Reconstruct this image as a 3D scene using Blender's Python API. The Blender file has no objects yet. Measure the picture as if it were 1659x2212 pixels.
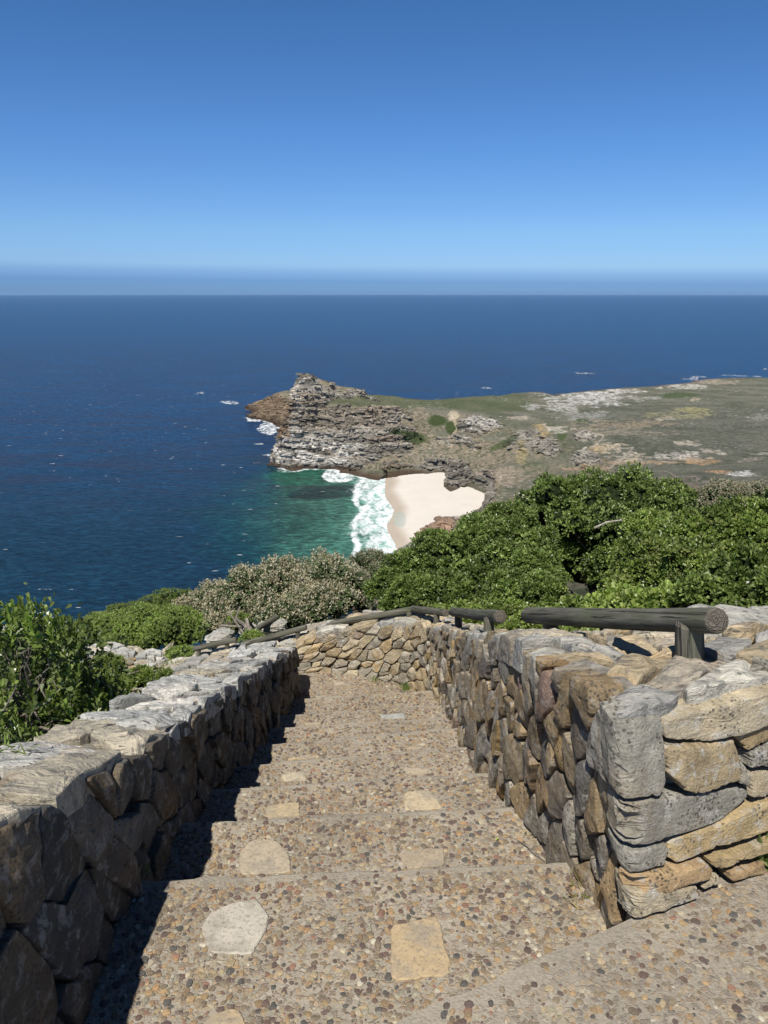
import bpy, math, numpy as np
from mathutils import Vector, Matrix
R = math.radians
S = bpy.context.scene
COL = S.collection
rng = np.random.default_rng(7)

# ------------------------------------------------------------------ camera, sky, sun, exposure
F_PX, PITCH = 1662.0, R(15.98)          # focal length in px of a 1659 x 2212 frame
cam = bpy.data.cameras.new('camera'); co = bpy.data.objects.new('camera', cam); COL.objects.link(co)
cam.sensor_fit = 'VERTICAL'; cam.sensor_height = 36.0; cam.lens = 36.0*F_PX/2212.0
cam.clip_start = 0.05; cam.clip_end = 200000
co.location = (0, 0, 0); co.rotation_euler = (R(90)-PITCH, 0, 0)
S.camera = co
SUN_EL, SUN_AZ = R(56), R(197)          # azimuth measured clockwise from +Y (view direction): behind, a little left
w = bpy.data.worlds.new("World"); S.world = w; w.use_nodes = True
nt = w.node_tree; nt.nodes.clear()
out = nt.nodes.new('ShaderNodeOutputWorld'); bg = nt.nodes.new('ShaderNodeBackground'); sky = nt.nodes.new('ShaderNodeTexSky')
sky.sky_type = 'NISHITA'; sky.sun_disc = False; sky.sun_elevation = SUN_EL; sky.sun_rotation = SUN_AZ
sky.altitude = 240; sky.air_density = 0.75; sky.dust_density = 0.1; sky.ozone_density = 3.2
bg.inputs['Strength'].default_value = 0.115
# deep blue clear air: the sky is graded with elevation, with a low bank of sea haze on the horizon
tc = nt.nodes.new('ShaderNodeTexCoord'); sx = nt.nodes.new('ShaderNodeSeparateXYZ'); nt.links.new(tc.outputs['Generated'], sx.inputs[0])
ma = nt.nodes.new('ShaderNodeMath'); ma.operation = 'MULTIPLY_ADD'; nt.links.new(sx.outputs[0], ma.inputs[0]); ma.inputs[1].default_value = .0085; nt.links.new(sx.outputs[2], ma.inputs[2])
mr = nt.nodes.new('ShaderNodeMath'); mr.operation = 'POWER'; nt.links.new(ma.outputs[0], mr.inputs[0]); mr.inputs[1].default_value = .5
cr = nt.nodes.new('ShaderNodeValToRGB'); nt.links.new(mr.outputs[0], cr.inputs[0])
SKYG = [(0.0, (.24, .42, .84)), (.012, (.25, .44, .88)), (.0225, (.38, .58, 1.0)), (.031, (.54, .74, 1.08)), (.071, (.64, .87, 1.14)), (.172, (.57, .90, 1.25)), (.304, (.48, .84, 1.16)), (.5, (.30, .50, .70)), (1.0, (.18, .27, .38))]
el = cr.color_ramp.elements
while len(el) < len(SKYG): el.new(.5)
for e, (p, c) in zip(el, SKYG): e.position = p**.5; e.color = (c[0]/1.4, c[1]/1.4, c[2]/1.4, 1)
mm = nt.nodes.new('ShaderNodeMix'); mm.data_type = 'RGBA'; mm.blend_type = 'MULTIPLY'; mm.inputs[0].default_value = 1
nt.links.new(sky.outputs[0], mm.inputs[6]); nt.links.new(cr.outputs[0], mm.inputs[7])
nt.links.new(mm.outputs[2], bg.inputs['Color']); nt.links.new(bg.outputs[0], out.inputs['Surface'])
sl = bpy.data.lights.new('sun', 'SUN'); so = bpy.data.objects.new('sun', sl); COL.objects.link(so)
sl.energy = 5.0; sl.angle = R(0.53); sl.color = (1.0, 0.95, 0.87)
sdir = Vector((math.sin(SUN_AZ)*math.cos(SUN_EL), math.cos(SUN_AZ)*math.cos(SUN_EL), math.sin(SUN_EL)))
so.rotation_euler = sdir.to_track_quat('Z', 'Y').to_euler()
S.view_settings.view_transform = 'Standard'; S.view_settings.look = 'None'
S.view_settings.exposure = 0.22; S.view_settings.gamma = 1.0
S.render.engine = 'CYCLES'
try: S.cycles.use_denoising = True
except Exception: pass
S.cycles.diffuse_bounces = 2; S.cycles.max_bounces = 6; S.cycles.transparent_max_bounces = 4

# ------------------------------------------------------------------ helpers
def ray(x, y):
    cx = (x-829.5)/F_PX; cy = -(y-1106)/F_PX
    c, s = math.cos(PITCH), math.sin(PITCH)
    return np.array([cx, c+cy*s, -s+cy*c])
def atz(x, y, z): d = ray(x, y); return d*(z/d[2])
def aty(x, y, Y): d = ray(x, y); return d*(Y/d[1])
def proj(P):
    c, s = math.cos(PITCH), math.sin(PITCH)
    dz = P[..., 1]*c - P[..., 2]*s; up = P[..., 1]*s + P[..., 2]*c
    return 829.5+F_PX*P[..., 0]/dz, 1106-F_PX*up/dz
def h3(ix, iy, iz, seed):
    n = (ix.astype(np.int64)*374761393 + iy.astype(np.int64)*668265263 + iz.astype(np.int64)*2147483647*3 + seed*974634777) & 0xFFFFFFFF
    n = ((n ^ (n >> 13))*1274126177) & 0xFFFFFFFF
    n = ((n ^ (n >> 16))*2246822519) & 0xFFFFFFFF
    return ((n ^ (n >> 15)) & 0xFFFFFF)/float(0xFFFFFF)
def vnoise(x, y, z=None, seed=0):            # value noise, -1..1
    x = np.asarray(x, float); y = np.asarray(y, float)
    z = np.zeros_like(x) if z is None else np.asarray(z, float)
    xi, yi, zi = np.floor(x), np.floor(y), np.floor(z)
    fx, fy, fz = x-xi, y-yi, z-zi
    fx = fx*fx*(3-2*fx); fy = fy*fy*(3-2*fy); fz = fz*fz*(3-2*fz)
    r = 0
    for a in (0, 1):
        for b in (0, 1):
            for c in ((0, 1) if np.any(fz) else (0,)):
                wt = (fx if a else 1-fx)*(fy if b else 1-fy)*((fz if c else 1-fz) if np.any(fz) else 1)
                r = r + wt*h3(xi+a, yi+b, zi+c, seed)
    return r*2-1
def fbm(x, y, z=None, o=4, seed=0):
    r = 0; a = 1; t = 0
    for k in range(o):
        r = r + a*vnoise(x*2**k, y*2**k, None if z is None else z*2**k, seed+k*17); t += a; a *= 0.5
    return r/t
def inside(P, poly):
    r = np.zeros(len(P), bool); q = np.roll(poly, -1, 0)
    for (ax, ay), (bx_, by_) in zip(poly, q):
        c = ((ay > P[:, 1]) != (by_ > P[:, 1])) & (P[:, 0] < (bx_-ax)*(P[:, 1]-ay)/(by_-ay+1e-12)+ax); r ^= c
    return r
def sst(a, b, x): t = np.clip((x-a)/(b-a), 0, 1); return t*t*(3-2*t)

def mesh_np(name, V, faces, mat=None, parent=None, tint=None, smooth=False, extra=None):
    """faces: list of int arrays (n,k)"""
    V = np.asarray(V, np.float32); me = bpy.data.meshes.new(name)
    faces = [np.asarray(f, np.int32) for f in faces if len(f)]
    me.vertices.add(len(V)); me.vertices.foreach_set('co', V.ravel())
    nl = sum(f.size for f in faces); npoly = sum(len(f) for f in faces)
    me.loops.add(nl); me.polygons.add(npoly)
    me.loops.foreach_set('vertex_index', np.concatenate([f.ravel() for f in faces]))
    tot = np.concatenate([np.full(len(f), f.shape[1], np.int32) for f in faces])
    st = np.concatenate([[0], np.cumsum(tot)[:-1]]).astype(np.int32)
    me.polygons.foreach_set('loop_start', st)
    me.polygons.foreach_set('use_smooth', np.full(npoly, smooth))
    me.update(calc_edges=True)
    if tint is not None:
        T = np.asarray(tint, np.float32)
        if T.shape[1] == 3: T = np.hstack([T, np.zeros((len(T), 1), np.float32)])
        at = me.attributes.new('tint', 'FLOAT_COLOR', 'POINT'); at.data.foreach_set('color', T.ravel())
    for k, v in (extra or {}).items():
        at = me.attributes.new(k, 'FLOAT', 'POINT'); at.data.foreach_set('value', np.asarray(v, np.float32))
    if mat: me.materials.append(mat)
    o = bpy.data.objects.new(name, me); COL.objects.link(o)
    if parent: o.parent = parent
    return o
def tag(o, label=None, cat=None, group=None, kind=None):
    if label: o['label'] = label
    if cat: o['category'] = cat
    if group: o['group'] = group
    if kind: o['kind'] = kind
    return o
def empty(name, loc=(0, 0, 0)):
    o = bpy.data.objects.new(name, None); o.location = loc; COL.objects.link(o); return o
def adopt(ch, par):      # parent built in world coordinates
    ch.parent = par; ch.matrix_parent_inverse = Matrix.Translation(-Vector(par.location)); return ch
def grid_faces(nr, nc, off=0):
    i = np.arange(nr-1)[:, None]*nc + np.arange(nc-1)[None, :]
    i = i.ravel()+off
    return np.stack([i, i+1, i+nc+1, i+nc], 1)

# node material helper
class NM:
    def __init__(s, name):
        s.m = bpy.data.materials.new(name); s.m.use_nodes = True; s.t = s.m.node_tree; s.t.nodes.clear()
        s.out = s.n('ShaderNodeOutputMaterial')
    def n(s, typ, **kw):
        nd = s.t.nodes.new(typ)
        for k, v in kw.items(): setattr(nd, k, v)
        return nd
    def L(s, a, b): s.t.links.new(a, b)
    def set(s, sock, v):
        if isinstance(v, bpy.types.NodeSocket): s.L(v, sock)
        else:
            if hasattr(sock.default_value, '__len__') and not hasattr(v, '__len__'): v = (v,)*len(sock.default_value)
            if hasattr(sock.default_value, '__len__') and len(v) == 3 and len(sock.default_value) == 4: v = (*v, 1)
            sock.default_value = v
    def coord(s, scale=(1, 1, 1), kind='Object', rot=(0, 0, 0)):
        t = s.n('ShaderNodeTexCoord'); m = s.n('ShaderNodeMapping'); s.L(t.outputs[kind], m.inputs[0])
        m.inputs['Scale'].default_value = scale; m.inputs['Rotation'].default_value = rot; return m.outputs[0]
    def noise(s, vec, scale, detail=4, rough=.55, dist=0):
        n = s.n('ShaderNodeTexNoise'); s.L(vec, n.inputs['Vector']); n.inputs['Scale'].default_value = scale
        n.inputs['Detail'].default_value = detail; n.inputs['Roughness'].default_value = rough; n.inputs['Distortion'].default_value = dist
        return n.outputs['Fac']
    def vor(s, vec, scale, feature='F1', rnd=1):
        n = s.n('ShaderNodeTexVoronoi', feature=feature); s.L(vec, n.inputs['Vector']); n.inputs['Scale'].default_value = scale
        n.inputs['Randomness'].default_value = rnd; return n
    def ramp(s, fac, stops, interp='LINEAR'):
        r = s.n('ShaderNodeValToRGB'); s.L(fac, r.inputs[0]); r.color_ramp.interpolation = interp
        e = r.color_ramp.elements
        while len(e) < len(stops): e.new(0.5)
        for k, (p, c) in enumerate(stops):
            e[k].position = p; e[k].color = (*c, 1) if hasattr(c, '__len__') else (c, c, c, 1)
        return r.outputs[0]
    def math(s, op, a, b=0.0, c=0.0, clamp=False):
        n = s.n('ShaderNodeMath', operation=op); n.use_clamp = clamp
        s.set(n.inputs[0], a); s.set(n.inputs[1], b)
        if op in ('MULTIPLY_ADD',): s.set(n.inputs[2], c)
        return n.outputs[0]
    def mix(s, fac, a, b, typ='MIX'):
        n = s.n('ShaderNodeMix', data_type='RGBA', blend_type=typ); s.set(n.inputs[0], fac); s.set(n.inputs[6], a); s.set(n.inputs[7], b); return n.outputs[2]
    def attr(s, name): return s.n('ShaderNodeAttribute', attribute_name=name)
    def bump(s, h, dist, strength=1.0, normal=None):
        n = s.n('ShaderNodeBump'); s.L(h, n.inputs['Height']); n.inputs['Distance'].default_value = dist; n.inputs['Strength'].default_value = strength
        if normal: s.L(normal, n.inputs['Normal'])
        return n.outputs[0]
    def pbr(s, col, rough=.8, spec=.3, normal=None, **kw):
        p = s.n('ShaderNodeBsdfPrincipled'); s.set(p.inputs['Base Color'], col); s.set(p.inputs['Roughness'], rough)
        s.set(p.inputs['Specular IOR Level'], spec)
        if normal: s.L(normal, p.inputs['Normal'])
        for k, v in kw.items(): s.set(p.inputs[k], v)
        s.L(p.outputs[0], s.out.inputs['Surface']); return p

# ------------------------------------------------------------------ materials
def m_stone(name, scale=1.0):
    m = NM(name); c = m.coord()
    t = m.attr('tint'); base = t.outputs['Color']; lich = t.outputs['Alpha']
    n1 = m.noise(c, 14, 6, .62); n2 = m.noise(c, 120, 4, .75); n3 = m.noise(c, 5, 3)
    col = m.mix(.75, base, m.ramp(n1, [(.25, (.5, .47, .44)), (.5, (.95, .93, .9)), (.75, (1.45, 1.4, 1.3))]), 'MULTIPLY')
    # rusty ochre staining, pale crust
    ocr = m.ramp(n3, [(.50, 0.0), (.66, 1.0)])
    col = m.mix(m.math('MULTIPLY', ocr, .24), col, (.40, .27, .12))
    cr = m.ramp(m.noise(c, 22, 6, .65, .4), [(.52, 0.0), (.62, 1.0)])
    col = m.mix(m.math('MULTIPLY', cr, m.math('MULTIPLY_ADD', lich, .9, .22)), col, (.50, .49, .45))
    # dark lichen specks
    v = m.vor(c, 75); d = m.ramp(v.outputs['Distance'], [(.25, 1.0), (.42, 0.0)])
    pm = m.ramp(m.noise(c, 8, 4), [(.46, 0.0), (.54, 1.0)])
    col = m.mix(m.math('MULTIPLY', m.math('MULTIPLY', d, pm), .85), col, (.085, .078, .066))
    col = m.mix(.6, col, m.ramp(n2, [(.3, .62), (.5, 1.0), (.7, 1.3)]), 'MULTIPLY')
    st = m.coord((10, 10, 60)); n4 = m.noise(st, 1.0, 5, .6, .8)
    b = m.bump(m.math('ADD', m.math('MULTIPLY', n4, .28), m.math('ADD', m.math('MULTIPLY', n1, .9), m.math('MULTIPLY', n2, .6))), .014)
    m.pbr(col, .9, .2, b); return m.m
M_STONE = m_stone('fieldstone')
def m_cap():
    m = NM('weathered_coping'); c = m.coord(); t = m.attr('tint'); base = t.outputs['Color']
    st = m.coord((9, 26, 26), rot=(0, 0, .5)); s1 = m.noise(st, 1.0, 6, .65, .9)
    n1 = m.noise(c, 17, 5, .65, .5); n2 = m.noise(c, 90, 4, .7)
    col = m.mix(.8, base, m.ramp(s1, [(.3, (.52, .52, .5)), (.5, 1.0), (.7, (1.3, 1.28, 1.22))]), 'MULTIPLY')
    dk = m.ramp(n1, [(.53, 0.0), (.62, 1.0)])
    col = m.mix(m.math('MULTIPLY', dk, .62), col, (.13, .13, .125))
    fl = m.ramp(m.noise(m.coord((20, 60, 60), rot=(0, 0, .5)), 1.0, 3, .6), [(.60, 0.0), (.66, 1.0)])
    col = m.mix(m.math('MULTIPLY', fl, .8), col, (.07, .07, .07))
    oc = m.ramp(m.noise(c, 6, 4, .6), [(.60, 0.0), (.70, 1.0)])
    col = m.mix(m.math('MULTIPLY', oc, .5), col, (.45, .29, .13))
    col = m.mix(.5, col, m.ramp(n2, [(.3, .7), (.5, 1.0), (.7, 1.25)]), 'MULTIPLY')
    b = m.bump(m.math('ADD', m.math('MULTIPLY', s1, .9), m.math('ADD', n1, m.math('MULTIPLY', n2, .3))), .016)
    m.pbr(col, .9, .2, b); return m.m
M_CAP = m_cap()
def m_mortar():
    m = NM('mortar'); c = m.coord(); n = m.noise(c, 25, 5, .6)
    col = m.ramp(n, [(.3, (.13, .115, .095)), (.6, (.30, .275, .235)), (.75, (.42, .40, .36))])
    m.pbr(col, .95, .1, m.bump(n, .02)); return m.m
M_MORTAR = m_mortar()
def m_conc():
    m = NM('exposed_aggregate'); c = m.coord()
    c2 = m.n('ShaderNodeVectorMath', operation='ADD'); nv = m.n('ShaderNodeTexNoise'); m.L(c, nv.inputs['Vector']); nv.inputs['Scale'].default_value = 40
    sc = m.n('ShaderNodeVectorMath', operation='SCALE'); m.L(nv.outputs['Color'], sc.inputs[0]); sc.inputs['Scale'].default_value = .012
    m.L(c, c2.inputs[0]); m.L(sc.outputs[0], c2.inputs[1]); cc = c2.outputs[0]
    v = m.vor(cc, 62); e = m.vor(cc, 62, 'DISTANCE_TO_EDGE')
    sep = m.n('ShaderNodeSeparateColor'); m.L(v.outputs['Color'], sep.inputs[0])
    peb = m.ramp(sep.outputs[0], [(0, (.10, .07, .065)), (.12, (.24, .15, .09)), (.3, (.33, .24, .15)), (.5, (.22, .18, .13)), (.65, (.42, .30, .17)), (.8, (.16, .13, .11)), (.92, (.45, .40, .33))], 'CONSTANT')
    v2 = m.noise(c, 130, 3, .6)
    mor = m.mix(m.noise(c, 3.0, 4), (.27, .232, .18), (.36, .325, .265))
    mor = m.mix(.5, mor, m.ramp(v2, [(.3, .6), (.5, 1.0), (.7, 1.4)]), 'MULTIPLY')
    keep = m.math('LESS_THAN', sep.outputs[1], .62)
    edge = m.ramp(e.outputs['Distance'], [(.05, 0.0), (.13, 1.0)])
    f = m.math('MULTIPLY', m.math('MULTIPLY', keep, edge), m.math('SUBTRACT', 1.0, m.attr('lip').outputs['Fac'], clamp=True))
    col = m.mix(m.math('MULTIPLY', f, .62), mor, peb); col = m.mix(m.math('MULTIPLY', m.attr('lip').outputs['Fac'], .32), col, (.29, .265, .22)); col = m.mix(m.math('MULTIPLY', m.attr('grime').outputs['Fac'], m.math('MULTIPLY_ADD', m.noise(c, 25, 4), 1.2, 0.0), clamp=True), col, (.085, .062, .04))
    st = m.ramp(m.noise(c, 2.2, 5, .6), [(.35, .82), (.6, 1.06)])
    col = m.mix(1.0, col, st, 'MULTIPLY')
    y = m.ramp(m.noise(c, 4.5, 4, .7), [(.60, 0.0), (.72, 1.0)])
    col = m.mix(m.math('MULTIPLY', y, .35), col, (.36, .30, .12))
    b = m.bump(m.math('ADD', m.math('MULTIPLY', f, .25), m.math('MULTIPLY', v2, .6)), .007)
    m.pbr(col, .85, .25, b); return m.m
M_CONC = m_conc()
def m_pebble():
    m = NM('pebbles'); c = m.coord(); n = m.noise(c, 160, 3, .6)
    col = m.mix(.6, m.attr('tint').outputs['Color'], m.ramp(n, [(.3, .7), (.7, 1.35)]), 'MULTIPLY')
    m.pbr(col, .6, .35, m.bump(n, .003)); return m.m
M_PEB = m_pebble()
def m_inset():
    m = NM('inset_flagstone'); c = m.coord(); n = m.noise(c, 30, 5, .6); n2 = m.noise(c, 11, 5, .65)
    col = m.mix(.5, m.attr('tint').outputs['Color'], m.ramp(n, [(.3, .75), (.7, 1.2)]), 'MULTIPLY')
    col = m.mix(m.math('MULTIPLY', m.ramp(n2, [(.48, 0.0), (.62, 1.0)]), .65), col, (.26, .235, .20)); gr_ = m.noise(c, 90, 5, .7); col = m.mix(m.math('MULTIPLY', m.ramp(gr_, [(.52, 0.0), (.6, 1.0)]), .5), col, (.16, .14, .115))
    m.pbr(col, .85, .2, m.bump(n, .004)); return m.m
M_INSET = m_inset()
def m_leaf(name, rough=.38, trans=.22):
    m = NM(name); t = m.attr('tint').outputs['Color']
    p = m.pbr(t, rough, .5)
    tr = m.n('ShaderNodeBsdfTranslucent'); m.L(m.mix(1.0, t, (1.3, 1.6, .5), 'MULTIPLY'), tr.inputs[0])
    mx = m.n('ShaderNodeMixShader'); mx.inputs[0].default_value = trans
    m.L(p.outputs[0], mx.inputs[1]); m.L(tr.outputs[0], mx.inputs[2]); m.L(mx.outputs[0], m.out.inputs['Surface']); return m.m
M_LEAF = m_leaf('leaf'); M_DULL = m_leaf('dull_leaf', .7, .15)
def m_bark():
    m = NM('bark'); c = m.coord((30, 30, 6)); n = m.noise(c, 1, 4)
    m.pbr(m.ramp(n, [(.3, (.09, .075, .06)), (.7, (.30, .27, .23))]), .9, .1, m.bump(n, .01)); return m.m
M_BARK = m_bark()
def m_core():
    m = NM('shaded_inner_foliage'); c = m.coord(); n = m.noise(c, 22, 4, .7)
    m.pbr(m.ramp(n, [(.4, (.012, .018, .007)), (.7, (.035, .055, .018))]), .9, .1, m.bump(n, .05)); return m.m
M_CORE = m_core()  # crown interior shade is painted in: far darker than the leaves
def m_wood():
    m = NM('weathered_pole'); c = m.coord((26, 26, 2.2)); n = m.noise(c, 1.6, 6, .65, .3); n2 = m.noise(m.coord((90, 90, 3)), 1, 3, .6)
    big = m.noise(m.coord((5, 5, 5)), 1, 4)
    col = m.ramp(n, [(.25, (.035, .034, .027)), (.5, (.11, .105, .082)), (.75, (.21, .20, .165))])
    col = m.mix(m.ramp(big, [(.45, 0.0), (.65, .6)]), col, (.10, .115, .065))
    ck = m.ramp(n2, [(.60, 0.0), (.66, 1.0)]); col = m.mix(m.math('MULTIPLY', ck, .7), col, (.018, .018, .016))
    m.pbr(col, .85, .2, m.bump(m.math('SUBTRACT', n, ck), .006)); return m.m
M_WOOD = m_wood()
def m_endgrain():
    m = NM('end_grain'); c = m.coord()
    wv = m.n('ShaderNodeTexWave', wave_type='RINGS', rings_direction='Z'); m.L(c, wv.inputs[0]); wv.inputs['Scale'].default_value = 38; wv.inputs['Distortion'].default_value = 9.0; wv.inputs['Detail Scale'].default_value = 2.0; wv.inputs['Detail'].default_value = 3
    n = m.noise(c, 40, 4, .6)
    col = m.mix(n, m.ramp(wv.outputs['Fac'], [(.2, (.13, .11, .085)), (.7, (.21, .18, .14))]), (.10, .092, .08))
    m.pbr(col, .9, .15, m.bump(wv.outputs['Fac'], .004)); return m.m
M_END = m_endgrain()
def m_terrain():
    m = NM('terrain'); c = m.coord(); n = m.noise(c, .35, 5, .7); n2 = m.noise(c, .11, 4, .7); s = m.noise(m.coord((.055, .055, .40)), 1, 6, .70, 1.3)
    t = m.attr('tint'); rk = t.outputs['Alpha']
    col = m.mix(.9, t.outputs['Color'], m.ramp(n, [(.3, .55), (.5, 1.0), (.7, 1.5)]), 'MULTIPLY')
    col = m.mix(rk, col, m.mix(.95, col, m.ramp(s, [(.35, .30), (.42, .86), (.52, 1.05), (.66, 1.4)]), 'MULTIPLY'))  # strata tones; the darkest bands also paint in crevice shade
    b = m.bump(m.math('ADD', n, m.math('MULTIPLY', m.math('MULTIPLY', s, rk), 3.0)), 3.6)
    m.pbr(col, .95, .1, b); return m.m
M_TERR = m_terrain()
def m_sand():
    m = NM('beach_sand'); n = m.noise(m.coord((.05, .05, .05)), 1, 5, .6)
    m.pbr(m.mix(.35, m.attr('tint').outputs['Color'], m.ramp(n, [(.3, .85), (.7, 1.1)]), 'MULTIPLY'), .9, .1); return m.m
M_SAND = m_sand()
def m_near():
    m = NM('hill_soil'); c = m.coord(); n = m.noise(c, 4, 6, .7)
    m.pbr(m.ramp(n, [(.35, (.05, .06, .025)), (.55, (.12, .10, .06)), (.7, (.22, .18, .12))]), .95, .1, m.bump(n, .08)); return m.m
M_NEAR = m_near()
def m_sea():
    m = NM('sea_water'); c = m.coord()
    tq = m.attr('tint').outputs['Color']; fo = m.attr('foam').outputs['Fac']; kp = m.attr('kelp').outputs['Fac']
    n1 = m.noise(m.coord((.05, .11, .05), rot=(0, 0, .25)), 1, 6, .68, .3)
    n2 = m.noise(m.coord((.006, .016, .01), rot=(0, 0, .15)), 1, 5, .6)
    col = m.mix(.7, tq, m.ramp(n2, [(.3, .75), (.7, 1.25)]), 'MULTIPLY')
    nw = m.noise(m.coord((.11, .24, .1), rot=(0, 0, .3)), 1, 5, .62, .6); col = m.mix(.85, col, m.ramp(n1, [(.3, .6), (.7, 1.5)]), 'MULTIPLY'); col = m.mix(.9, col, m.ramp(nw, [(.35, .45), (.5, .95), (.62, 1.9)]), 'MULTIPLY')
    kn = m.noise(m.coord((.010, .035, .02), rot=(0, 0, .1)), 1, 7, .75, .4)
    kf = m.noise(m.coord((.12, .25, .1)), 1, 3, .7)
    km = m.math('MULTIPLY', m.math('MULTIPLY', m.ramp(kn, [(.46, 0.0), (.57, .9)]), kp), m.ramp(kf, [(.35, .25), (.6, 1.0)]))
    col = m.mix(km, col, (.024, .015, .020))
    # foam
    f1 = m.noise(m.coord((.13, .06, .1), rot=(0, 0, .2)), 1, 9, .72, .5)
    th = m.math('SUBTRACT', 1.0, fo); fm = m.math('MULTIPLY', m.math('SUBTRACT', f1, m.math('MULTIPLY_ADD', th, .46, .29)), 4.5, clamp=True)
    fm = m.math('MULTIPLY', fm, m.math('GREATER_THAN', fo, .02))
    # white caps
    wc = m.noise(m.coord((.05, .16, .1), rot=(0, 0, .3)), 1, 3, .55)
    wm = m.math('MULTIPLY', m.math('SUBTRACT', wc, .70), 40.0, clamp=True)
    wm = m.math('MULTIPLY', wm, m.ramp(m.noise(m.coord((.004, .006, .01)), 1, 3), [(.4, .0), (.55, 1.0)]))
    al = m.math('MAXIMUM', fm, m.math('MULTIPLY', wm, .8))
    col = m.mix(al, col, m.mix(f1, (.55, .62, .64), (.95, .96, .95)))
    b1 = m.bump(n1, 2.4, 1.0); w2 = m.noise(m.coord((.25, .6, .2), rot=(0, 0, .3)), 1, 5, .7); b2 = m.bump(w2, .30, .8, b1)
    m.pbr(col, m.math('MULTIPLY_ADD', al, .5, .28), m.math('MULTIPLY_ADD', al, -.1, .22), b2, IOR=1.33); return m.m
M_SEA = m_sea()

# ------------------------------------------------------------------ far terrain, beach and sea
SEA = -230.0
def c1(x, y): return 497.7+.36*x, 763.2+.36*y            # two enlarged views used for measuring
def c2(x, y): return 1061.8+.36*x, 763.2+.36*y
CP = []
def cp(f, pts):
    for x, y, h in pts:
        px, py = f(x, y) if f else (x, y)
        p = atz(px, py, SEA+h); CP.append((p[0], p[1], h))
COAST1 = [(105,385),(190,402),(250,415),(275,432),(290,470),(335,490),(335,560),(310,620),(290,690),(395,705),(480,692),(560,690),(610,690),(660,716),(710,712),(780,735),(860,747),(935,757)]
SHORE1 = [(935,757),(945,770),(912,815),(930,850),(965,900),(982,930),(970,970),(942,1005),(938,1040),(960,1080),(990,1130),(1003,1180),(1005,1235)]
cp(c1, [(x, y, 0.5) for x, y in COAST1])
cp(c1, [(x, y, 0.0) for x, y in SHORE1])
cp(c1, [(300,555,-8),(268,620,-9),(250,690,-8),(315,505,-4),(225,590,-14),(60,395,-12),(150,440,-10),(220,480,-10),(240,560,-10),(230,640,-10),(240,720,-8),(330,760,-5),(480,730,-6),(600,760,-5),(700,780,-4),(800,790,-2.5),(820,900,-4),(830,1000,-4),(870,1100,-4),(850,1200,-4),(0,500,-20),(60,700,-20),(0,900,-20),(500,1000,-14),(300,1200,-15),(-400,700,-25),(-600,1200,-25)])
# brown shelf beyond
cp(c1, [(140,365,6),(200,335,10),(260,300,16),(320,240,32),(350,225,34),(300,350,9),(345,400,8),(350,450,6),(260,370,6)])
# cliff face (facing the bay) and top
cp(c1, [(365,330,75.5),(354,420,57),(350,500,39),(342,540,31),(325,600,18.5),(308,650,8),
        (480,640,10),(480,560,26.5),(480,470,45),(480,400,59),(480,335,73),(410,430,54),(400,520,35),(400,620,14),
        (640,640,10),(640,560,26.5),(640,470,45),(640,400,59),(640,330,73.5),
        (800,690,6.4),(800,600,21.6),(800,500,40),(800,420,55.7),(800,325,73.6),
        (900,640,15.6),(920,560,28),(920,460,45.8),(930,400,56),(960,330,68),
        (1050,650,12),(1050,550,27),(1080,470,40),(1100,400,50),(1120,330,60),
        (1250,640,16),(1260,560,26),(1260,470,38),(1250,400,48),(1250,340,56),
        (1450,600,24),(1450,500,36),(1430,470,44),(1430,370,54),(1600,480,40),(1600,400,50),(1600,350,54),(1500,300,56),
        (1050,700,6),(1250,690,7),(1330,700,9),(1360,650,17),(1440,720,11),(1480,680,17),(1570,700,22)])
# peak and plateau skyline
cp(c1, [(368,285,85),(372,240,95),(392,182,104),(412,150,108),(440,140,109),(480,142,109),(520,148,107),(570,160,104),(620,180,100),(700,210,92),(790,240,80),(460,220,98),(560,220,95),(660,235,86),(500,270,86),(600,270,82),(700,280,78),(560,305,77),(430,300,82),
        (900,255,72),(1040,268,68),(900,300,70),(1180,278,60),(1300,290,58),(1300,320,56),(1659,258,54),(1500,262,56)])
# sea behind the peak / plateau, far coast
for az, D, h in [(-6.0,1700,-15),(-3.5,1640,-15),(-8.3,1180,-14),(-7.1,1180,3),(-2.0,1560,-12),(0.5,1560,-8),(3,1600,-5),(6,1640,-4),(-1.0,1900,-20),(6,2000,-20),(10,1850,-12),(13,2000,-12),(17,2150,-12),(21,2300,-12),(27,2450,-12),(32,2600,-12),(36,2700,-12),(15,2600,-25),(30,3200,-25),(-5,2500,-30)]:
    CP.append((D*math.sin(R(az)), D*math.cos(R(az)), h))
cp(c1, [(1180,278,1.0)][:0])
for az, D, h in [(-6.9,1150,50),(-5.92,1135,108),(-5.43,1142,105),(-4.45,1152,98),(-3.71,1172,96),(-2.73,1188,87),(-1.64,1200,76),(-5.4,1230,70),(-4,1250,60),(-6.6,1230,30),(-1.0,1330,30),(1.0,1400,25),(3.5,1480,18),(6.5,1540,10),(-5.0,1330,20),(-3.5,1300,45)]:
    CP.append((D*math.sin(R(az)), D*math.cos(R(az)), h))
cp(c2, [(280,230,46),(150,240,48),(420,262,40),(560,234,12),(700,215,2),(830,206,1.5),(950,202,1.5),(1080,190,2),(1180,180,1.5),(1250,162,1.5),(1340,152,1.5),(1600,146,1.5),(1700,150,1.5)])
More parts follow.
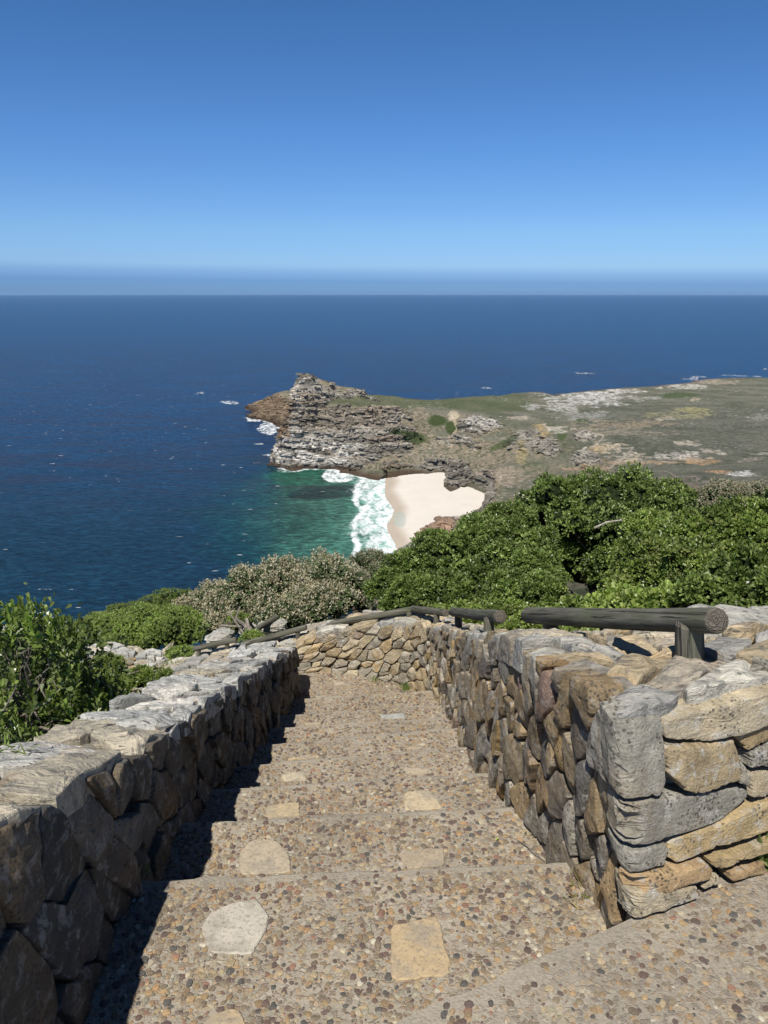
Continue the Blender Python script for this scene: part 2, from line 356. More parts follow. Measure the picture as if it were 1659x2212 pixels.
cp(c2, [(560,300,20),(800,260,10),(1100,240,10),(1400,220,10),(1650,220,10),(800,330,22),(1100,330,22),(1400,330,22),(1650,330,24),(500,380,38),(300,340,46),(100,330,52),(800,430,36),(1100,430,34),(1400,430,34),(1650,450,38),
        (100,480,42),(250,460,50),(420,470,48),(600,480,46),(230,560,40),(400,560,42),(560,600,40),(660,560,46),(800,560,46),(1000,560,46),(1300,560,46),(1600,580,50),
        (100,620,30),(250,650,30),(450,680,33),(600,690,38),(720,680,46),(1000,690,53),(1300,700,58),(1600,720,62),(0,620,26),(0,740,18),(200,740,22),(50,830,16),(400,780,28),(900,770,56),(1300,790,64),(1650,850,80)])
# beach
cp(c1, [(1000,760,2),(1000,850,2),(1040,950,2),(1060,1050,2),(1060,1150,2),(1100,760,4),(1250,780,6),(1200,900,5),(1350,900,6),(1500,850,8),(1450,950,7),(1300,1010,5),(1200,1070,4),(1120,1110,3),
        (1270,760,5),(1300,745,9),(1390,660,28),(1430,700,20),(1400,780,8),(1330,800,5)])
# outcrop at the near end of the beach, then our own slope
cp(c1, [(1110,1150,20),(1180,1080,34),(1260,1045,44),(1340,1035,50),(1080,1200,12)])
for az, D, h in [(-40,60,190),(-30,60,188),(-20,60,190),(-10,60,195),(0,60,200),(10,60,205),(20,60,206),(32,60,208),
                 (-40,120,140),(-20,120,145),(-8,120,160),(2,120,176),(12,120,182),(22,120,186),(34,120,190),
                 (-30,250,40),(-15,250,60),(-5,250,90),(2,250,120),(12,250,140),(22,250,150),(34,250,155),
                 (-30,360,-10),(-18,380,-10),(-10,400,10),(-5,400,40),(2,400,66),(10,400,86),(22,400,108),(34,400,112),
                 (-10,500,-10),(-5,500,-5),(0,500,14),(2.5,520,22),(6,520,46),(14,520,74),(24,520,86),(34,540,86),
                 (-2,600,-4),(-20,700,-25),(-35,700,-30),(45,1200,30),(45,700,60),(50,2000,10),(60,400,110),(-60,300,-20),(-60,60,185)]:
    CP.append((D*math.sin(R(az)), D*math.cos(R(az)), h))
CP = np.array(CP)
# drop near duplicates
keep = []
for i, p in enumerate(CP):
    if all((p[0]-CP[j][0])**2+(p[1]-CP[j][1])**2 > 9 for j in keep): keep.append(i)
CP = CP[keep]
RC = 13.0**2
def rbf_fit(P, lam=0.6):
    d = np.sqrt(((P[:, None, :2]-P[None, :, :2])**2).sum(-1)+RC); n = len(P)
    A = np.zeros((n+1, n+1)); A[:n, :n] = -d; A[:n, n] = 1; A[n, :n] = 1
    A[:n, :n] += np.eye(n)*lam
    return np.linalg.solve(A, np.append(P[:, 2], 0))
WG = rbf_fit(CP)
def rbf(x, y):
    o = np.empty(x.size); xf, yf = x.ravel(), y.ravel()
    for s in range(0, x.size, 60000):
        d = np.sqrt((xf[s:s+60000, None]-CP[None, :, 0])**2+(yf[s:s+60000, None]-CP[None, :, 1])**2+RC)
        o[s:s+60000] = -d@WG[:-1]+WG[-1]
    return o.reshape(x.shape)
def seg_dist(x, y, pl):
    d = np.full(x.shape, 1e9)
    for (ax, ay), (bx, by) in zip(pl[:-1], pl[1:]):
        vx, vy = bx-ax, by-ay; t = np.clip(((x-ax)*vx+(y-ay)*vy)/(vx*vx+vy*vy+1e-9), 0, 1)
        d = np.minimum(d, np.hypot(x-ax-t*vx, y-ay-t*vy))
    return d
def ell(X, Y, cx, cy, rx, ry, n=0, amp=.45, a=0):
    c, s = math.cos(R(a)), math.sin(R(a)); u = ((X-cx)*c+(Y-cy)*s)/rx; v = (-(X-cx)*s+(Y-cy)*c)/ry
    return sst(1.15, .75, np.sqrt(u*u+v*v)+n*amp)

def near_h(x, y):      # ground close to the stairs, z relative to the camera
    side = sst(-1.2, -3.5, x)                     # falls away faster on the left
    z = -2.15 - .36*np.clip(y-1.0, -6, 5.0) - .30*np.clip(y-6.0, 0, 1e9) - side*.35*np.clip(-x-1.2, 0, 6)
    z += .16*np.clip(x-1.2, 0, 4)
    return z
def build_terrain():
    fine = np.arange(-31, 31.01, .078)
    left = -31-np.cumsum(np.linspace(.2, 3, 32)); right = 31+np.cumsum(np.linspace(.2, 3, 32))
    az = np.radians(np.concatenate([left[::-1], fine, right]))
    D = np.concatenate([np.geomspace(3.0, 500, 130), np.arange(503, 880, 3.0), np.arange(880, 1000, 1.8), np.arange(1000, 1125, .5), np.arange(1125, 1230, 1.4), np.arange(1232, 1700, 3.2), np.arange(1704, 2500, 7)])
    A, DD = np.meshgrid(az, D); X = DD*np.sin(A); Y = DD*np.cos(A)
    far = sst(250, 600, DD)
    wa = 7*far; wx = fbm(X/55, Y/55, o=3, seed=3)*wa + fbm(X/14, Y/14, o=3, seed=9)*3.2*far
    wy = fbm(X/55, Y/55, o=3, seed=31)*wa*1.3 + fbm(X/14, Y/14, o=3, seed=39)*4.5*far
    px0, py0 = proj(np.stack([X, Y, np.full_like(X, SEA+3)], -1)); ux, uy = (px0-497.7)/.36, (py0-763.2)/.36
    BP = np.array([(900,740),(985,730),(1100,722),(1285,716),(1300,752),(1282,800),(1318,832),(1395,800),(1440,806),(1545,850),(1505,930),(1400,1000),(1340,1030),(1240,1045),(1130,1105),(1075,1190),(1040,1270),(850,1270),(850,760)], float)
    jn = 9*fbm(X/14, Y/25, o=3, seed=77); qx, qy = ux+jn, uy+.6*jn; PQ = np.stack([qx.ravel(), qy.ravel()], 1)
    near_b = (qx > 840) & (qx < 1560) & (qy > 690) & (qy < 1280); beach = np.zeros(X.shape, bool); beach[near_b] = inside(PQ[near_b.ravel()], BP); beach = beach.astype(float)
    bd = np.full(X.shape, 0.0); bd[near_b] = seg_dist(qx[near_b], qy[near_b], [tuple(p) for p in BP]+[tuple(BP[0])]); bk = beach*sst(0, 2.5, bd)
    bm = sst(0, 1, beach); calm = (1-.85*bm)*(1-.6*ell(ux, uy-60, 430, 300, 230, 330)); wx *= calm; wy *= calm
    H = rbf(X+wx, Y+wy)
    shw = [tuple(atz(*c1(*p), SEA)[:2]) for p in SHORE1]; dsh = seg_dist(X, Y, shw); sgn = np.where(ux > np.interp(uy, [p[1] for p in SHORE1[3:]], [p[0] for p in SHORE1[3:]]), 1, -1)
    Hb = np.clip(dsh*sgn*.055, -2.5, 3.6); ko = np.where(beach > 0, 1.0, sst(55, 0, bd)*near_b*(uy > 700)*(ux > 930)*.92)
    H = H*(1-ko)+Hb*ko
    gy, gx = np.gradient(H); dr = np.gradient(D)[:, None]; da = np.gradient(az)[None, :]*DD
    slope = np.hypot(gy/dr, gx/da)
    # soften slope
    for _ in range(4):
        slope[1:-1] = (slope[:-2]+2*slope[1:-1]+slope[2:])/4; slope[:, 1:-1] = (slope[:, :-2]+2*slope[:, 1:-1]+slope[:, 2:])/4
    rock = (1-beach)*sst(.42, .75, slope + .22*fbm(X/30, Y/30, o=3, seed=5))*far*sst(-6, 2, H)
    land = sst(0, 6, H)*far
    # strata terraces
    q = H + .05*X + 2.2*fbm(X/60, Y/60, o=3, seed=12)
    def terr(q, T, k): f = q/T-np.floor(q/T); return (np.floor(q/T)+np.clip((f-.5)*k+.5, 0, 1)-q/T)*T
    Ht = H + rock*(terr(q, 9.5, 3.6)*1.0 + terr(q+1.3, 3.7, 3.2)*.95) + rock*1.6*(1-np.abs(fbm(X/16, Y/22, q/6, o=4, seed=21))*2.4) + rock*2.6*fbm(X/9, Y/11, q/9, o=3, seed=22)
    Ht += land*(1-rock)*(1-bm)*(1.1*fbm(X/9, Y/9, o=4, seed=41)+2.0*fbm(X/60, Y/60, o=3, seed=44))
    # rocky lumps in the gully and along the near outcrop
    P = np.stack([X, Y, SEA+H], -1); pu, pv = proj(P); U, V = (pu-497.7)/.36, (pv-763.2)/.36; U2 = (pu-1061.8)/.36
    nz = fbm(X/28, Y/28, o=4, seed=50); nzf = fbm(X/7, Y/7, o=3, seed=52)
    lump = np.maximum.reduce([ell(U2, V, 230, 530, 110, 70, nz), ell(U2, V, 340, 570, 70, 70, nz), ell(U2, V, 570, 640, 90, 45, nz), ell(U2, V, 560, 505, 60, 25, nz),
                              ell(U, V, 1370, 730, 75, 75, nz*.4), ell(U, V, 1210, 1090, 150, 60, nz, a=-25), ell(U, V, 1500, 430, 120, 55, nz), ell(U, V, 900, 370, 130, 45, nz)])*far*(1-beach)
    Ht += lump*(4.5*(1-np.abs(fbm(X/9, Y/14, o=4, seed=61))*2.2)+terr(q, 4, 3.5)*.9)
    rockm = np.maximum(rock, lump)
    Z = SEA+Ht
    nh = near_h(X, Y); k = sst(14, 60, DD); Z = nh*(1-k)+Z*k
    Z += (1-k)*.10*fbm(X*1.2, Y*1.2, o=3, seed=70)
    # ---- colours
    C = np.zeros(X.shape+(4,))
    f1 = fbm(X/5, Y/5, o=4, seed=80)[..., None]; f2 = fbm(X/35, Y/35, o=4, seed=84)[..., None]; f3 = fbm(X/90, Y/40, o=4, seed=88)[..., None]
    g1 = np.array([.108, .120, .075]); g2 = np.array([.19, .185, .14]); g3 = np.array([.25, .225, .17])
    veg = g1+(g2-g1)*np.clip(.5+f2*1.2, 0, 1); veg = veg+(g3-veg)*np.clip((f1-.1)*1.6, 0, 1)*.7
    sandy = np.array([.36, .29, .20])
    lat = sst(.05, .35, f3[..., 0]+.25*nzf)*sst(.9, 1.6, 1+0*X)   # reserved
    # plateau greener, right flats greyer
    plat = (ell(U, V, 900, 290, 480, 42, nz, .2)+ell(U, V, 1550, 300, 300, 60, nz, .2)).clip(0, 1)[..., None]
    veg = veg*(1-.55*plat)+np.array([.085, .11, .04])*.55*plat
    flat = sst(300, 700, U2)[..., None]*sst(250, 380, V)[..., None]
    veg = veg*(1-.5*flat)+np.array([.145, .15, .12])*(.75+.6*f1+.2*f2)*.5*flat
    # slope scree : tan with dark shrub dots
    dots = sst(.02, .25, fbm(X/2.6, Y/3.5, o=3, seed=91))[..., None]
    scree = np.array([.30, .245, .175])*(1-dots)+np.array([.10, .10, .06])*dots
    sm = (sst(.16, .34, slope)*sst(3, 9, H))[..., None]*(1-.8*plat)
    C[..., :3] = veg*(1-.72*sm)+scree*.72*sm
    # rock
    b = fbm(X*.01, q/3.6, o=3, seed=95)[..., None]; b2 = vnoise(X/60, q/7, seed=97)[..., None]
    rc = np.array([.39, .36, .305])*(1+.75*b)+np.array([.07, .02, -.02])*np.clip(b2, 0, 1)
    bb = ell(U, V, 620, 400, 330, 90, nz, .5)[..., None]; rc = rc*(1-.5*bb)+np.array([.27, .215, .15])*(1+.6*b)*.5*bb
    wmask = np.maximum.reduce([ell(U, V, 490, 600, 260, 110, nz, .3), ell(U, V, 385, 400, 34, 210, nz, .9)*.6, ell(U, V, 660, 590, 170, 40, nz, .4), ell(U, V, 460, 190, 120, 60, nz, .4)*.45, ell(U, V, 1500, 430, 110, 40, nz)*.75])
    wm = (wmask*sst(-.35, .05, b[..., 0]+.15*nzf))[..., None]
    rc = rc*(1-wm)+np.array([.72, .69, .63])*wm
    brown = np.maximum(ell(U, V, 240, 340, 150, 100, nz, .2), ell(U, V, 310, 470, 50, 40, nz))[..., None]
    rc = rc*(1-.7*brown)+np.array([.26, .175, .10])*.7*brown
    org = ell(U, V, 1230, 1090, 150, 55, nz, a=-25)[..., None]; rc = rc*(1-.6*org)+np.array([.40, .22, .13])*.6*org
    rm = rockm[..., None]; C[..., :3] = C[..., :3]*(1-rm)+rc*rm
    C[..., 3] = rockm
    def paint(mask, col, k=1.0):
        m = (mask*k).clip(0, 1)[..., None]; C[..., :3] = C[..., :3]*(1-m)+np.array(col)*m
    C[..., :3] = C[..., :3]*(1-.75*brown)+np.array([.27, .19, .12])*(1+.6*nzf[..., None])*.75*brown; C[..., 3] = np.maximum(C[..., 3], .8*brown[..., 0])
    st = fbm(U2/55, V/9, o=4, seed=101); st2 = fbm(U2/26, V/6, o=4, seed=103)
    dg = (.045, .07, .018)
    for e in ((1090,505,105,38,8),(985,480,35,22,0),(1325,450,38,40,0),(1235,405,60,35,0)): paint(ell(U, V, *e[:4], nz, .35, e[4]), dg, .92)
    for e in ((80,540,90,25,-25),(530,408,60,14,0),(420,490,30,40,0),(1130,250,120,18,0)): paint(ell(U2, V, *e[:4], nz, .4, e[4]), (.07,.10,.035), .8)
    spk = fbm(U2/14, V/3.2, o=3, seed=107)
    for cx, cy, rx, ry, col, k in [(590,265,200,34,(.60,.58,.54),1),(430,320,90,28,(.52,.50,.46),.9),(770,228,110,10,(.60,.56,.5),1),(1150,200,100,11,(.6,.57,.5),1),(1330,170,140,12,(.38,.32,.24),.9),(1000,150+12,10,4,(.3,.2,.1),0),
                                  (900,268,90,10,(.42,.40,.36),.8),(560,375,120,22,(.42,.41,.38),.65),(250,320,50,14,(.45,.43,.40),.8),(170,385,80,9,(.48,.42,.33),.9),(1225,283,22,8,(.5,.42,.3),1),
                                  (1210,340,80,14,(.36,.33,.14),.9),(1090,372,150,16,(.33,.30,.15),.8),(770,425,230,20,(.33,.26,.17),.85),(1050,395,60,8,(.5,.44,.34),.8),(560,460,120,10,(.36,.30,.21),.8),(850,480,190,12,(.34,.29,.21),.8),
                                  (310,468,45,42,(.50,.36,.17),.9),(390,455,60,14,(.58,.53,.44),.95),(180,600,28,60,(.36,.29,.13),.8),(690,562,85,26,(.58,.48,.34),1),(640,575,60,16,(.48,.33,.17),.6),(1180,538,60,13,(.5,.45,.36),.95),(1330,595,50,6,(.5,.45,.36),.9),(1280,580,40,5,(.5,.45,.36),.9),
                                  (1150,622,130,20,(.58,.53,.46),1),(1240,645,100,15,(.52,.32,.16),.85),(830,640,75,32,(.56,.48,.36),1),(900,660,200,10,(.45,.31,.18),.8),(1370,710,70,7,(.44,.27,.15),.85),(1495,722,75,11,(.66,.65,.62),1),(1560,635,60,8,(.36,.30,.24),.8),(1620,385,60,22,(.36,.34,.30),.7),
                                  (1020,790,180,40,(.25,.16,.11),.65),(560,690,120,8,(.46,.30,.18),.7),(100,740,120,40,(.40,.31,.24),.7),(1620,605,40,6,(.45,.42,.36),.8)]:
        paint(ell(U2, V, cx, cy, rx*1.2, ry*1.35, st*1.1+st2*.8, .8)*(.25+.75*sst(-.12, .12, spk)), tuple(np.array(col)*.95+np.array([.03, .03, .028])), k*.95)
    paint((np.abs(seg_dist(U2, V, [(1010,703),(1060,712),(1110,736),(1225,742),(1240,752),(1225,768),(1250,777),(1330,778),(1460,786)])) < 2.6).astype(float), (.27,.23,.19), .9)
    paint((seg_dist(U2, V, [(455,440),(380,442),(320,436),(308,425),(330,418)]) < 3.5).astype(float), (.50,.44,.36), .8)
    paint((seg_dist(U2, V, [(600,560),(640,535),(675,500),(600,480),(560,460)]) < 4).astype(float), (.45,.40,.33), .8)
    paint((seg_dist(U2, V, [(700,690),(780,640),(850,565),(740,575)]) < 4).astype(float), (.42,.37,.31), .7)
    paint((seg_dist(U, V, [(1320,350),(1340,400),(1360,450),(1335,490),(1325,560)]) < 6+5*nzf).astype(float), (.45,.38,.28), .8)
    paint(ell(U, V, 1340, 375, 32, 28, nzf), (.50,.43,.32), .9)
    # white pebbly speckle on flats
    sp = sst(.42, .55, fbm(X/3.2, Y/3.2, o=2, seed=111))*sst(.05, .3, fbm(X/70, Y/50, o=2, seed=113)); paint(sp*land*(1-rockm), (.42,.40,.36), .6)
    # wet dark rock at the waterline, brown weed zone
    wet = sst(6.5, 1.5, Ht+2.0*nz)*far*(1-bm*sst(930, 990, U)); paint(wet*(U2 < 560), (.085,.055,.035), .92); paint(sst(4,1.5,Ht)*far*(U2 >= 560), (.16,.11,.08), .7)
    nearm = (1-sst(60, 300, DD)); paint(nearm, (.07,.08,.04), 1)
    # ---- broken ledges and blocks standing out of the cliffs
    r = np.random.default_rng(17); gD, gA = np.gradient(Ht); gD = gD/dr; gA = gA/da
    sA, cA = np.sin(A), np.cos(A); gX = gD*sA+gA*cA; gY = gD*cA-gA*sA
    wgt = (rockm+.35*brown[..., 0])*(DD < 1700)*(Ht > 1)*dr*da*(.25+np.clip(slope, 0, 1.4)); wgt *= 1-.80*ell(U, V, 560, 170, 260, 75, 0*U)*(V < 260); wgt = wgt.ravel()/wgt.sum(); nb = 8500
    ix = r.choice(wgt.size, nb, p=wgt); bx_, by_, bz_ = X.ravel()[ix], Y.ravel()[ix], Z.ravel()[ix]; g = np.stack([gX.ravel()[ix], gY.ravel()[ix]], 1); g = g/(np.linalg.norm(g, axis=1, keepdims=True)+1e-6)
    an = r.normal(0, .35, nb); g = np.stack([g[:, 0]*np.cos(an)-g[:, 1]*np.sin(an), g[:, 0]*np.sin(an)+g[:, 1]*np.cos(an)], 1); t_ = np.stack([-g[:, 1], g[:, 0]], 1)
    k_ = r.random(nb)**2.2; Lx = 1.5+8.5*k_; Ly = 1.0+2.4*r.random(nb); Lz = .4+1.15*r.random(nb)*(.6+k_); dip = r.normal(.06, .07, nb)
    VB = []
    for a_, b_, c_ in ((-1,-1,-1),(1,-1,-1),(1,1,-1),(-1,1,-1),(-1,-1,1),(1,-1,1),(1,1,1),(-1,1,1)):
        ja = a_*Lx*r.uniform(.6, 1.15, nb); jb = b_*Ly*r.uniform(.6, 1.2, nb)*(1 if b_ < 0 else 1.0); jc = c_*Lz*r.uniform(.65, 1.2, nb)
        VB.append(np.stack([bx_+t_[:, 0]*ja+g[:, 0]*jb, by_+t_[:, 1]*ja+g[:, 1]*jb, bz_+jc+ja*dip+.2], 1))
    VB = np.stack(VB, 1).reshape(-1, 3); o8 = np.arange(nb)[:, None]*8
    FB = np.concatenate([o8+np.array(q) for q in ((0,3,2,1),(4,5,6,7),(0,1,5,4),(1,2,6,5),(2,3,7,6),(3,0,4,7))])
    cb = C.reshape(-1, 4)[ix]*np.append(np.ones(3), 1); cb[:, :3] *= r.uniform(.7, 1.25, (nb, 1)); cb[:, 3] = .6
    tag(mesh_np('cliff_ledges', VB, [FB], M_TERR, tint=np.repeat(cb, 8, 0)), kind='structure')
    # ---- split beach
    bmask = (beach > 0) & (Ht < 14)
    wetb = sst(1.15, .3, Ht)[..., None]; SC = np.array([.62, .575, .51])*(1-wetb)+np.array([.42, .36, .29])*wetb
    pool = ell(U, V, 1015, 1000, 38, 50, nz, .4)[..., None]*.6; SC = SC*(1-pool)+np.array([.34, .40, .36])*pool
    F = grid_faces(*X.shape)
    fb = bmask.ravel()[F].all(1)
    V3 = np.stack([X, Y, Z], -1).reshape(-1, 3)
    deep = (Ht.ravel()[F] > -3.5).any(1) | (DD.ravel()[F] < 300).all(1)
    for nm, sel, cc, mt in (('hills', ~fb & deep, C.reshape(-1, 4), M_TERR), ('beach', fb, np.concatenate([SC, np.zeros(X.shape+(1,))], -1).reshape(-1, 4), M_SAND)):
        f = F[sel][:, ::-1]; u, inv = np.unique(f, return_inverse=True)
        tag(mesh_np(nm, V3[u], [inv.reshape(f.shape)], mt, tint=cc[u], smooth=True), kind='structure')
build_terrain()

def build_sea():
    az = np.radians(np.concatenate([np.linspace(-85, -31, 30), np.arange(-30.8, 30.9, .16), np.linspace(31, 85, 30)]))
    D = np.concatenate([np.arange(250, 480, 8), np.arange(480, 1000, 2.6), np.arange(1003, 1750, 4), np.geomspace(1760, 60000, 110)])
    A, DD = np.meshgrid(az, D); X = DD*np.sin(A); Y = DD*np.cos(A); Z = np.full_like(X, SEA)
    pu, pv = proj(np.stack([X, Y, Z], -1)); U, V = (pu-497.7)/.36, (pv-763.2)/.36; U2 = (pu-1061.8)/.36
    tow = lambda f, pl: [tuple(atz(*f(*p), SEA)[:2]) for p in pl]
    ds = seg_dist(X, Y, tow(c1, SHORE1)); dc = seg_dist(X, Y, tow(c1, COAST1))
    n = fbm(X/45, Y/60, o=4, seed=5); n2 = fbm(X/12, Y/18, o=3, seed=8)
    C = np.empty(X.shape+(3,)); C[:] = (.006, .029, .076)
    def paint(m, col, k=1):
        m = (m*k).clip(0, 1)[..., None]; C[:] = C*(1-m)+np.array(col)*m
    paint(sst(250, 1200, V), (.004, .020, .034), .9)
    paint(ell(U, V, 430, 1050, 650, 430, n, .3), (.004, .034, .036), .8)
    paint(sst(1.35, .55, np.hypot((U-560)/480, (V-980)/380)+.25*n), (.016, .060, .048), .9)
    paint(sst(150, 20, ds+30*n), (.05, .15, .11), .8)
    paint(ell(U, V, 420, 740, 220, 55, n, .3), (.012, .10, .062), .7)
    paint(sst(50, 10, ds+14*n), (.17, .36, .29), .9)
    paint(ell(U, V, 560, 835, 235, 42, n, .5, -3), (.008, .022, .026), .8)      # submerged reef
    fo = np.zeros_like(X)
    surf = (ds < 46+12*n)
    fo = np.maximum(fo, np.maximum(sst(47, 26, ds+14*n+8*n2)*.84, sst(30, 3, ds+9*n2)*.97)*sst(-130, -40, U-600))
    fo = np.maximum(fo, .98*sst(9, 1, np.abs(ds-(36+13*n)))*(V > 740))
    fo = np.maximum(fo, ell(U, V, 640, 730, 110, 45, n, .4)*.9)
    fo = np.maximum(fo, sst(17, 2, dc+9*n)*.85)
    fo = np.maximum(fo, ell(U, V, 235, 455, 75, 45, n, .5)*.8); fo = np.maximum(fo, ell(U, V, 180, 395, 110, 16, n)*.85)
    for cx, cy, rx, ry in [(170,545,55,8),(320,575,45,22),(240,610,40,8),(120,330,25,10),(265,270,35,20),(0,295,40,10),(-180,240,30,6),(1540,203,36,7),(330,705,60,12),(350,560,30,60)]:
        fo = np.maximum(fo, ell(U, V, cx, cy, rx*1.3, ry, n, .8)*.70)
    for cx, cy, rx, ry in [(560,118,60,6),(800,131,45,5),(1180,152,40,8),(1270,140,60,5),(1430,135,110,9),(1550,141,60,5),(760,182,14,4),(890,188,16,3),(125,199,8,5),(450,127,30,3),(1655,92,20,4),(1090,180,30,4),(90,232,20,3)]:
        fo = np.maximum(fo, ell(U2, V, cx, cy, rx*1.3, ry*.9, n, .8)*.68)
    kelp = sst(1150, 600, V)*sst(-140, 20, V)*(sst(1300, 300, U2))*.9
    kelp = np.maximum(kelp, ell(U2, V, 500, 170, 900, 90, n, .3))
    tag(mesh_np('sea', np.stack([X, Y, Z], -1).reshape(-1, 3), [grid_faces(*X.shape)[:, ::-1]], M_SEA, tint=C.reshape(-1, 3), smooth=True,
                extra={'foam': fo.ravel(), 'kelp': kelp.ravel()}), kind='structure')
build_sea()

# ------------------------------------------------------------------ steps and pavement
NOSE = [(1.98,2.05),(2.47,2.56),(2.91,3.03),(3.33,3.51),(3.77,3.96),(4.22,4.36),(4.66,4.80),(5.17,5.32)]
def nose_y(k, x):
    a, b = NOSE[k]; return a+(b-a)*(x+.7)/1.2
LX = (.01-.68)/(1.34-1.66)
def land_y(x): return 1.34+(x-.01)*(.32/.67)
def build_steps():
    xs = np.arange(-1.25, 1.3, .03); V, Fq, EG = [], [], []
    def strip(y0, y1, z, n=None):
        n = n or max(2, int(np.max(y1-y0)/.014)); t = np.linspace(0, 1, n)[:, None]
        Y = y0[None, :]*(1-t)+y1[None, :]*t; X = np.broadcast_to(xs, Y.shape)
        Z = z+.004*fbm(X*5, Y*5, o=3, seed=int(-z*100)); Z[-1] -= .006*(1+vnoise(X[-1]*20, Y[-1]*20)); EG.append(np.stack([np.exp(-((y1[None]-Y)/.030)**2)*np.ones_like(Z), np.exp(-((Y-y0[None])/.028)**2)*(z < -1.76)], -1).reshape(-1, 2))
        off = sum(len(v) for v in V); V.append(np.stack([X, Y, Z], -1).reshape(-1, 3)); Fq.append(grid_faces(n, len(xs), off))
        return off+(n-1)*len(xs)
    prev = land_y(xs)-.15
    for k in range(9):
        z = -(1.75+.17*k)
        y1 = nose_y(k, xs)+.008*fbm(xs*9, xs*0+k*7.3, o=3) if k < 8 else np.full_like(xs, 6.06)
        e = strip(prev, y1, z)
        if k < 8:   # riser
            off = sum(len(v) for v in V); b = V[-1][-len(xs):].copy(); b[:, 2] -= .20; b[:, 1] -= .01; V.append(b); EG.append(np.ones((len(b), 2))*[1, 0])
            i = np.arange(len(xs)-1); Fq.append(np.stack([e+i, e+i+1, off+i+1, off+i], 1))
            prev = y1-.02
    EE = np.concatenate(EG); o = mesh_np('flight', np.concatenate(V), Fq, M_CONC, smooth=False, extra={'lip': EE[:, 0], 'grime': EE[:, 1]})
    return o
ST = empty('stone_steps', (0, 3.5, -3.2))
tag(ST, 'pebble concrete steps with inset flagstones going down between two low stone walls', 'steps')
fl = adopt(build_steps(), ST)
PC = np.array([[.085,.055,.055],[.11,.065,.06],[.06,.06,.065],[.26,.17,.10],[.33,.22,.12],[.36,.28,.18],[.22,.17,.12],[.19,.15,.11],[.42,.36,.27],[.30,.27,.22],[.38,.22,.11],[.24,.12,.09],[.48,.44,.37],[.16,.12,.09]])
PW = np.array([.11,.09,.09,.13,.10,.11,.13,.11,.05,.07,.03,.04,.02,.10]); PW = PW/PW.sum()
def pebbles(P, name, mat=M_PEB, rmin=.004, rmax=.0142, h=.28):
    n = len(P); k = 7
    r = rmin+(rmax-rmin)*rng.random(n)**1.7; a = rng.random(n)*6.28; asp = .55+.45*rng.random(n)
    th = np.arange(k)/k*6.283
    def ring(s, hz):
        j = 1+.22*rng.standard_normal((n, k))*.6
        x = np.cos(th)[None]*r[:, None]*s*j; y = np.sin(th)[None]*r[:, None]*s*asp[:, None]*j
        X = x*np.cos(a)[:, None]-y*np.sin(a)[:, None]; Y = x*np.sin(a)[:, None]+y*np.cos(a)[:, None]
        return np.stack([P[:, 0, None]+X, P[:, 1, None]+Y, P[:, 2, None]+hz*r[:, None]+0*X], -1)
    V = np.concatenate([ring(1, -.25), ring(.82, h*.75), ring(.4, h*1.1)], 1)   # n,3k,3
    V = V.reshape(-1, 3); b = (np.arange(n)*3*k)[:, None]; i = np.arange(k); j = (i+1) % k
    q = np.concatenate([np.stack([b+i, b+j, b+k+j, b+k+i], -1).reshape(-1, 4), np.stack([b+k+i, b+k+j, b+2*k+j, b+2*k+i], -1).reshape(-1, 4)])
    cap = (b+2*k+i[None, :])
    c = PC[rng.choice(len(PC), n, p=PW)]*(.85+.5*rng.random((n, 1))); c = c*.80+np.array([.25, .21, .165])*.20; c *= np.array([.90, .92, .87])
    return mesh_np(name, V, [q, cap], mat, tint=np.repeat(c, 3*k, 0), smooth=False)
def tread_z(x, y):
    z = np.full(x.shape, -1.75)
    for k in range(8): z = np.where(y > nose_y(k, x), -(1.75+.17*(k+1)), z)
    return z
c6 = lambda x, y: (.4*x, 1460+.4*y); c8 = lambda x, y: (464.5+.4*x, 1426.7+.4*y)
INS = [(c6, 1, (.46,.425,.355), [(1088,1365),(1125,1290),(1240,1235),(1385,1205),(1455,1290),(1432,1400),(1395,1440),(1368,1512),(1240,1506),(1135,1500),(1110,1440)]),
       (c8, 1, (.42,.325,.20), [(948,1440),(1070,1412),(1195,1385),(1225,1440),(1245,1590),(1272,1600),(1270,1705),(1130,1715),(1010,1735),(945,1722),(952,1560)]),
       (c8, 2, (.40,.34,.25), [(130,1040),(190,975),(330,975),(400,1050),(412,1150),(270,1158),(138,1160)]), (c8, 3, (.46,.38,.26), [(1022,718),(1150,700),(1232,802),(1120,812),(1025,812)]),
       (c8, 3, (.42,.34,.22), [(272,795),(360,778),(455,770),(458,840),(275,852)]), (c8, 2, (.35,.29,.21), [(985,1045),(1100,1022),(1235,1020),(1240,1110),(1040,1130)]),
       (c8, 4, (.47,.41,.30), [(355,625),(420,608),(480,612),(500,652),(372,655)]), (c8, 4, (.40,.34,.25), [(1018,582),(1150,590),(1155,612),(1030,618)]),
       (c8, 7, (.36,.37,.35), [(893,297),(1020,288),(1026,313),(900,319)]), (c8, 5, (.44,.35,.22), [(390,532),(560,514),(562,530),(395,542)]),
       (c8, 5, (.36,.30,.22), [(1030,470),(1120,465),(1120,480),(1035,484)]), (c8, 6, (.42,.35,.24), [(480,342),(570,336),(575,348),(490,352)]), (c8, 9, (.42,.37,.28), [(640,123),(690,118),(700,130),(645,136)]),
       (c8, 8, (.44,.38,.28), [(545,195),(590,192),(592,201),(548,204)]), (c6, 1, (.50,.38,.22), [(1130,1840),(1260,1805),(1305,1830),(1330,1900),(1100,1900)])]
insw = []
